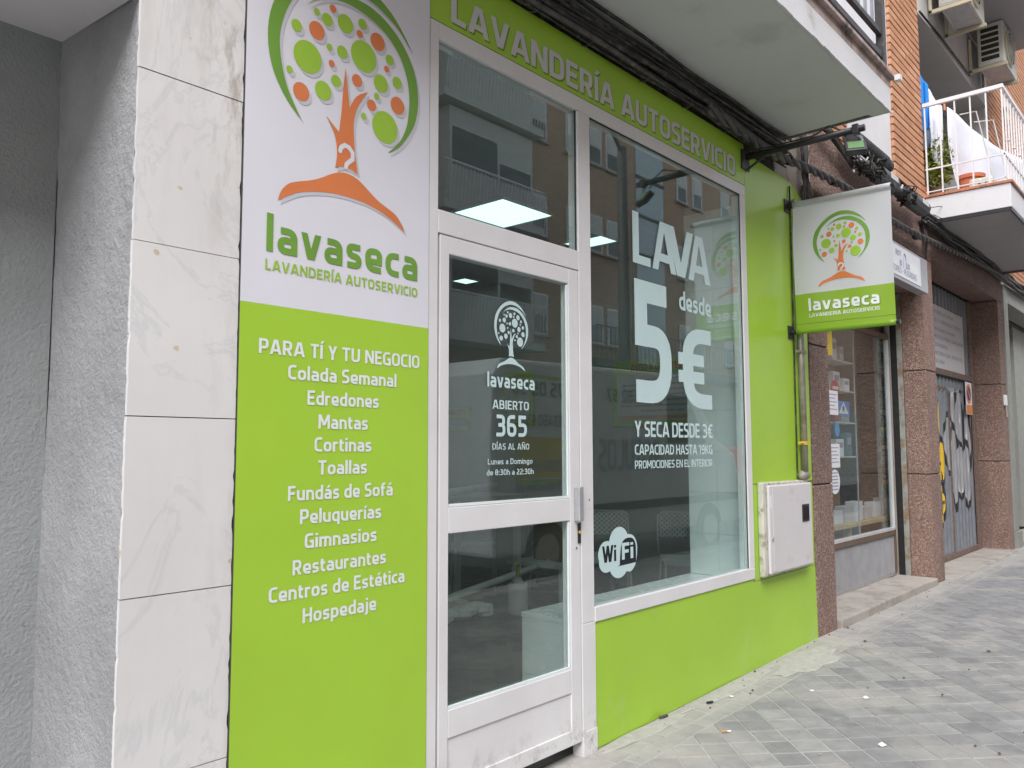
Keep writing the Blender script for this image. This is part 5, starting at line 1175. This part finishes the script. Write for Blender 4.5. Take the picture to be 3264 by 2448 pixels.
# boards on the far wall
fw_ = side(6.99)
def board(nm, y0, y1, z0, z1, lab):
    t = thing(nm, lab, 'notice board', (6.99, (y0+y1)/2, z0), 'green framed boards on the laundry wall')
    part('border', B(6.975, 6.999, y0, y1, z0, z1), 'print_green', t); part('sheet', B(6.972, 6.9745, y0+.05, y1-.05, z0+.05, z1-.14), 'poster_paper', t); return t
t = board('notice_board', 1.55, 2.52, 1.60, 2.26, 'large green framed customer notice seen through the big window')
fb_ = side(6.9715)
line(t, 'AVISO A CLIENTES', -2.30, -1.72, 2.15, .07, side(6.974), 'red_ink', d=.0005)
for k, (a, c, s) in enumerate(((-2.15, -1.75, '• Leer bien antes de usar'), (-2.42, -1.65, '• No lavar prendas con restos de aceite'), (-2.40, -1.62, '• Respete los turnos, recoja en su tiempo'), (-2.35, -1.7, '• Asegurese de cerrar bien la puerta'), (-2.3, -1.65, '• Ultimo ciclo de lavado y secado antes de las'), (-2.44, -1.62, '• No añada ningun producto, el detergente y el suavizante'), (-2.2, -1.7, '• No meter calzado con ropa'))):
    line(t, s, a, c, 2.05-.052*k, .024, fb_, 'ink', w=.14, d=.0005)
part('red_strip', B(6.970, 6.9718, 1.62, 2.44, 1.665, 1.70), 'sign_orange', t)
t = board('notice_board', 3.60, 4.04, 1.62, 2.26, 'green framed board titled for help and safety seen through the door')
line(t, 'AYUDANOS', -3.95, -3.70, 2.17, .045, side(6.974), 'red_ink', d=.0005); line(t, 'SEGURIDAD', -3.95, -3.70, 1.85, .04, fb_, 'red_ink', d=.0005)
t = board('notice_board', 4.60, 5.0, 1.60, 1.88, 'small green framed price board at the left edge of the door glass'); line(t, 'PRECIOS', -4.95, -4.66, 1.79, .06, side(6.974), 'red_ink', d=.0005)
# chairs
def make_chair(lab):
    t = thing('chair', lab, 'chair', (0, 0, 0), 'white chairs inside the laundry')
    g = Geo(); n1, n2 = 8, 8; V = []
    for j in range(n2+1):
        for i in range(n1+1):
            u = -.21+.42*i/n1; v = -.20+.40*j/n2; V.append((u, v, .45-.012*cos(u*6)-(.03 if j == 0 else 0)+.006*(v > .1)))
    V += [(a, b_, c-.012) for a, b_, c in V]; w_ = n1+1; m_ = len(V)//2
    F_ = [(j*w_+i, j*w_+i+1, (j+1)*w_+i+1, (j+1)*w_+i) for j in range(n2) for i in range(n1)]; F_ += [tuple(q+m_ for q in f[::-1]) for f in F_]
    part('seat', g.add(V, F_), 'chair_white', t, smooth=True)
    # perforated back, 9 by 5 round holes
    g = Geo(); W_, H_ = .40, .20; nx, nz = 9, 5; cw, chh = W_/nx, H_/nz
    for a in range(nx):
        for b_ in range(nz):
            cx_, cz_ = -W_/2+cw*(a+.5), .60+chh*(b_+.5); v = []
            for q in range(8):
                t_ = q*pi/4+pi/8; v.append((cx_+.011*cos(t_), .205, cz_+.011*sin(t_)))
            for q in range(8):
                t_ = q*pi/4+pi/8; k_ = 1/max(abs(cos(t_)), abs(sin(t_))); v.append((cx_+cw/2*cos(t_)*k_, .205, cz_+chh/2*sin(t_)*k_))
            g.add(v, [(q, (q+1) % 8, 8+(q+1) % 8, 8+q) for q in range(8)])
    o = part('backrest', g, 'chair_white', t); md = o.modifiers.new('s', 'SOLIDIFY'); md.thickness = .008
    part('back_rim', Geo().tube([(-.21, .21, .45), (-.215, .21, .60), (-.21, .21, .78), (-.17, .21, .81), (.17, .21, .81), (.21, .21, .78), (.215, .21, .60), (.21, .21, .45)], .009, 8), 'chair_white', t, smooth=True)
    for sx, sy in ((-1, -1), (1, -1), (1, 1), (-1, 1)): part('leg', Geo().tube([(.19*sx, .17*sy, .44), (.215*sx, .205*sy, .0)], .010, 8), 'chair_white', t)
    return t
def put(c0, x, y, rz, lab=None):
    if lab is None: c0.location = (x, y, 0); c0.rotation_euler = (0, 0, rz); return c0
    r = c0.copy(); COL.objects.link(r); r.location = (x, y, 0); r.rotation_euler = (0, 0, rz); r['label'] = lab
    for ch in c0.children:
        k = ch.copy(); COL.objects.link(k); k.parent = r
    return r
c0 = make_chair('white chair with perforated back behind the right side of the wifi decal')
put(c0, 6.24, 1.29, radians(-52))
put(c0, 5.97, 1.93, radians(-52), 'white chair with perforated back just above the wifi decal')
put(c0, 5.85, 3.42, radians(130), 'white chair seen deep inside through the lower door glass')
put(c0, 6.45, 2.9, radians(30), 'white chair half hidden behind the box inside the laundry')
bx = tag(part('cardboard_box', B(5.9, 6.4, 2.35, 2.7, .35, .72), 'cardboard', bevel=.005), 'brown cardboard box on the low table behind the window', 'box')
lt = thing('low_table', 'low white table under the cardboard box inside the laundry', 'table', (6.1, 2.5, 0)); part('tabletop', B(5.7, 6.6, 2.2, 2.85, .315, .345), 'chair_white', lt)
for a in (5.73, 6.52):
    for b_ in (2.23, 2.78): part('leg', B(a, a+.04, b_, b_+.04, 0, .314), 'chair_white', lt)
for k, (p0, p1, lab) in enumerate((((4.2, 2.6, .10), (6.4, 2.5, .40), 'long white roll leaning low across the laundry floor'), ((4.2, 2.3, 1.02), (5.6, 2.9, 1.03), 'long white roll lying level with the door rail'), ((4.1, 2.2, 1.08), (5.2, 3.4, 1.02), 'thinner white roll crossing behind the door rail'))):
    tag(part('paper_roll', Geo().tube([p0, p1], .03 if k < 2 else .02, 12), 'chair_white', smooth=True), lab, 'roll')
wt = thing('work_table', 'table carrying paper rolls behind the glass door', 'table', (4.9, 3, 0)); part('tabletop', B(4.2, 5.6, 2.5, 3.4, .94, .97), 'room_wall', wt)
for a in (4.25, 5.5):
    for b_ in (2.55, 3.3): part('leg', B(a, a+.05, b_, b_+.05, 0, .939), 'chair_white', wt)
tag(part('paper_roll', Geo().tube([(4.35, 2.75, 1.08), (4.72, 2.85, 1.08)], .075, 18), 'chair_white', smooth=True), 'fat short white roll lying on the work table', 'roll')
jg_ = thing('water_jug', 'white plastic jug with green handle standing on the laundry floor', 'jug', (5.22, 2.3, 0))
part('body', Geo().tube([(5.22, 2.3, .0), (5.22, 2.3, .02), (5.22, 2.3, .20), (5.22, 2.3, .25)], .085, 16).tube([(5.22, 2.3, .24), (5.22, 2.3, .30)], .06, 12, r1=.03), 'jug', jg_, smooth=True)
part('handle', Geo().tube([(5.22, 2.3, .30), (5.22, 2.3, .40), (5.17, 2.27, .42)], .015, 8), 'logo_lime', jg_)
g = Geo(); r_ = random.Random(2)
for k in range(40): 
    c = Vector((4.3+r_.random()*.7, 2.4+r_.random()*.4, .02+.06*r_.random())); g.ball(tuple(c), .05+.05*r_.random(), 7, sc=(1.3, 1, .5))
tag(part('paper_heap', g, 'chair_white'), 'crumpled white paper lying on the laundry floor', 'paper')
part('crumpled_paper', Geo().add([(4.02, .12, .562), (4.07, .10, .565), (4.05, .16, .563), (4.045, .13, .62), (4.11, .12, .565), (4.09, .15, .598), (4.13, .16, .563)], [(0, 1, 3), (1, 2, 3), (0, 3, 2), (1, 4, 5), (4, 6, 5), (1, 5, 2)]), 'letter_white')
tag(bpy.data.objects['crumpled_paper'], 'scrap of crumpled white tissue on the tiled window bench', 'paper scrap')

# ================================================================== litter on the pavement
def lit(nm, g, mat, lab, cat): return tag(part(nm, g, mat), lab, cat)
z = gz(3.67)+.006
cg = thing('cigarette_butt', 'orange tipped cigarette butt on the paving tiles below the green panel', 'cigarette butt', (3.67, -.357, z))
part('filter', Geo().tube([(3.655, -.345, z+.004), (3.675, -.365, z+.004)], .004, 8), 'filter', cg); part('paper_tube', Geo().tube([(3.6752, -.3652, z+.004), (3.688, -.378, z+.004)], .004, 8), 'paper', cg)
lit('stub', Geo().tube([(3.63, -.022, gz(3.65)+.012), (3.685, -.032, gz(3.65)+.012)], .008, 8), 'cable_grey', 'dark grey cork-like stub at the foot of the lime green panel', 'litter')
lit('stub', Geo().tube([(3.99, -.09, gz(4.)+.010), (4.025, -.105, gz(4.)+.010)], .006, 8), 'black_metal', 'short black plastic piece on the dusty tiles', 'litter')
for (x, y), lab in (((4.187, -.132), 'round white gum spot nearest the black plastic piece'), ((4.553, -.428), 'round white gum spot farthest out on the grey tiles')):
    lit('gum_spot', Geo().prism([(x+.012*cos(t*pi/6), y+.012*sin(t*pi/6)) for t in range(12)], gz(x)+.0025, gz(x)+.006, lambda u, v, h: (u, v, h)), 'letter_white', lab, 'gum spot')
for (x, y, s), lab in (((4.602, -.697, .019), 'small square scrap of white paper in the middle of the pavement'), ((3.962, -.976, .022), 'flattened white paper scrap nearest the viewer')):
    zz = gz(x)+.004; lit('paper_scrap', Geo().add([(x-s, y-s*.4, zz), (x+s*.3, y-s, zz+.003), (x+s, y+s*.2, zz+.008), (x-s*.2, y+s*.7, zz+.002)], [(0, 1, 2, 3), (3, 2, 1, 0)]), 'letter_white', lab, 'paper scrap')
g = Geo(); r_ = random.Random(21)
for k in range(160):
    x = r_.uniform(3.1, 10); y = -.005-abs(r_.gauss(0, .10)) if r_.random() < .6 else -r_.uniform(.05, 1.6); s = r_.uniform(.002, .008)
    g.ball((x, y, gz(x)+s*.4+.001), s, 6, sc=(1.2, .8, .6), mi=0 if r_.random() < .6 else 1)
part('grit', g, ['paving_joint', 'dead_leaf'], kind='stuff')
for (x, y, s) in ((5.838, -.294, .02), (6.07, -.988, .025), (6.195, -.055, .02), (4.175, -1.404, .012), (5.1, -.75, .012), (4.9, -1.0, .011)):
    zz = gz(x)+.003; LB = {5.838: 'dry brown leaf lying on the tiles out from the granite pillar', 6.07: 'dark curled dry leaf farthest out on the pavement', 6.195: 'small dark leaf beside the concrete doorstep', 4.175: 'dark speck of leaf in the bottom right corner of the pavement', 5.1: 'tiny dark leaf in the middle of the diagonal tiles', 4.9: 'tiny dark leaf beyond the white paper scrap'}
    o = lit('dead_leaf', Geo().add([(x-s, y, zz), (x, y-s*.6, zz+.006), (x+s, y, zz+.002), (x, y+s*.6, zz+.010)], [(0, 1, 2, 3), (3, 2, 1, 0)]), 'dead_leaf', LB[x], 'leaf'); o['group'] = 'dry leaves on the pavement'

# ================================================================== across the street (seen in the glass)
ob = thing('brick_building', 'brown brick apartment building across the street, seen reflected in the glass', 'building', (18, -12, 0))
part('wall', B(-20, 50, -20, -12, 0, 13.5), 'far_brick', ob)
part('ground_floor', B(-20, 50, -11.999, -11.98, 0, 3.3), 'olive_grey', ob)
part('stair_glazing', B(22.3, 24.0, -11.995, -11.96, 3.4, 13.2), 'stair_glass', ob)
for k in range(7): part('glazing_bar', B(22.28, 24.02, -11.958, -11.93, 3.8+k*1.3, 3.9+k*1.3), 'dark_door', ob)
for fz in (4.6, 7.4, 10.15):
    for wx in (17.3, 18.9, 20.0, 20.95, 25.3, 26.4, 28.6, 30, 12.2, 10.9, 8, 5.5, 3, 0, -3, -6):
        w = part('window', B(wx-.34, wx+.34, -11.997, -11.95, fz-.04, fz+1.12), 'alu_white', ob)
        part('pane', B(wx-.28, wx+.28, -11.949, -11.944, fz+.02, fz+1.06), 'window_dark', w)
        part('shutter', B(wx-.28, wx+.28, -11.943, -11.938, fz+.50, fz+1.06), 'shutter', w)
        part('sill', B(wx-.42, wx+.42, -11.997, -11.88, fz-.10, fz-.041), 'coping_stone', w)
for zf in (4.1, 7.2, 9.9):
    t = thing('balcony', {4.1: 'lowest', 7.2: 'second lowest', 9.9: 'third', 12.7: 'top'}[zf]+' glazed balcony with slanted rails on the brick building across the street', 'balcony', (15, -11.5, zf))
    part('slab', B(12.9, 16.6, -11.99, -11.2, zf-.15, zf+.05), 'shutter', t)
    part('enclosure', B(13.3, 16.4, -11.98, -11.45, zf+.06, zf+2.5), 'shutter', t); part('window_band', B(13.4, 15.0, -11.449, -11.44, zf+1.05, zf+2.0), 'window_dark', t); part('window_band', B(15.1, 16.3, -11.449, -11.44, zf+1.05, zf+1.5), 'window_dark', t)
    part('rail', B(12.9, 16.6, -11.22, -11.19, zf+1.0, zf+1.04), 'rail_white', t)
    for k in range(30): part('baluster', Geo().tube([(12.95+.125*k, -11.2, zf+.05), (12.95+.125*k, -11.1, zf+1.0)], .012, 4), 'rail_white', t)
lb_ = thing('balcony', 'long dark railed balcony along the first floor across the street', 'balcony', (25, -11.3, 4))
part('slab', B(18.5, 32, -11.99, -10.9, 3.75, 3.95), 'dark_door', lb_); part('rail', B(18.5, 32, -10.93, -10.9, 4.85, 4.9), 'dark_rail', lb_)
for k in range(60): part('baluster', B(18.55+.225*k, 18.565+.225*k, -10.925, -10.91, 3.951, 4.849), 'dark_rail', lb_)
# street lamp post
sl = thing('street_lamp', 'dark grey street lamp post across the street, seen reflected in the glass', 'street lamp', (12.5, -6.7, 0))
part('post', Geo().tube([(12.5, -6.0, -.1), (12.5, -6.0, 7.0)], .14, 14, r1=.09), 'cable_grey', sl, smooth=True); part('arm', Geo().tube([(12.5, -6.0, 6.9), (11.9, -5.9, 7.3)], .04, 8), 'cable_grey', sl); part('lantern', B(11.55, 11.95, -5.98, -5.78, 7.24, 7.34), 'cable_grey', sl)
# parked van
vn = thing('parked_van', 'white parked delivery van with printed lettering, seen reflected in the shop glass', 'van', (8.7, -4.3, -.1))
prof = [(6.15, .25), (6.1, 1.0), (6.15, 2.15), (6.28, 2.33), (10.0, 2.40), (10.3, 2.33), (10.95, 1.55), (11.55, 1.30), (11.75, .95), (11.75, .30)]
part('body', Geo().prism(prof, -5.35, -3.42, lambda u, v, h: (u, h, v)), 'van_white', vn, bevel=.05)
part('rub_strip', B(6.3, 11.6, -3.419, -3.40, .62, .72), 'rubber', vn); part('panel_face', B(6.54, 7.73, -3.4184, -3.4172, 1.04, 2.14), 'van_white', vn); part('side_window', Geo().prism([(9.6, 1.45), (9.6, 2.1), (10.15, 2.1), (10.65, 1.45)], -3.418, -3.41, lambda u, v, h: (u, h, v)), 'window_dark', vn)
part('windscreen', Geo().prism([(10.36, 2.25), (10.93, 1.58), (10.96, 1.60), (10.40, 2.27)], -5.2, -3.55, lambda u, v, h: (u, h, v)), 'window_dark', vn)
part('graphic_panel', B(6.56, 7.71, -3.4170, -3.4160, 1.06, 1.5), 'yellow_paper', vn); part('graphic_panel', B(6.50, 7.77, -3.4192, -3.4187, 1.0, 2.18), 'print_green', vn)
for xx in (7.0, 10.7):
    w = part('wheel', Geo().tube([(xx, -3.62, .25), (xx, -3.40, .25)], .35, 24), 'rubber', vn); part('rim', Geo().tube([(xx, -3.399, .25), (xx, -3.39, .25)], .2, 20), 'alu_raw', w)
def sidev(y): return lambda u, v, h: (-u, y+h, v)     # readable from the pavement side (facing +Y)
vf = sidev(-3.4150)
for t, a, c, z_, h_, m_ in (('91 475 05 56', -7.75, -6.45, 1.95, .16, 'ink'), ('683 460 632', -7.4, -6.6, 1.62, .13, 'ink'), ('IMPRESION DIGITAL', -7.6, -6.45, 1.12, .13, 'ink_faded'), ('rotulacion.es', -7.3, -6.5, .92, .10, 'ink_faded'), ('91 465 02 57', -9.5, -8.2, 1.95, .16, 'ink'), ('ROTULOS', -9.4, -8.0, 1.1, .40, 'ink_faded')):
    line(vn, t, a, c, z_, h_, vf, m_, w=.17)
cr = thing('parked_car', 'red parked car by the kerb, seen reflected in the blinds shop window', 'car', (15.5, -4.3, -.1))
part('body', Geo().prism([(13.6, .2), (13.55, .75), (13.9, 1.0), (14.4, 1.42), (15.6, 1.45), (16.3, 1.0), (17.2, .85), (17.4, .3)], -5.1, -3.5, lambda u, v, h: (u, h, v)), 'car_red', cr, bevel=.05)
part('side_window', Geo().prism([(14.1, 1.0), (14.5, 1.36), (15.5, 1.38), (16.05, 1.0)], -3.498, -3.49, lambda u, v, h: (u, h, v)), 'window_dark', cr)
for xx in (14.2, 16.6): part('wheel', Geo().tube([(xx, -3.7, .22), (xx, -3.48, .22)], .31, 20), 'rubber', cr)
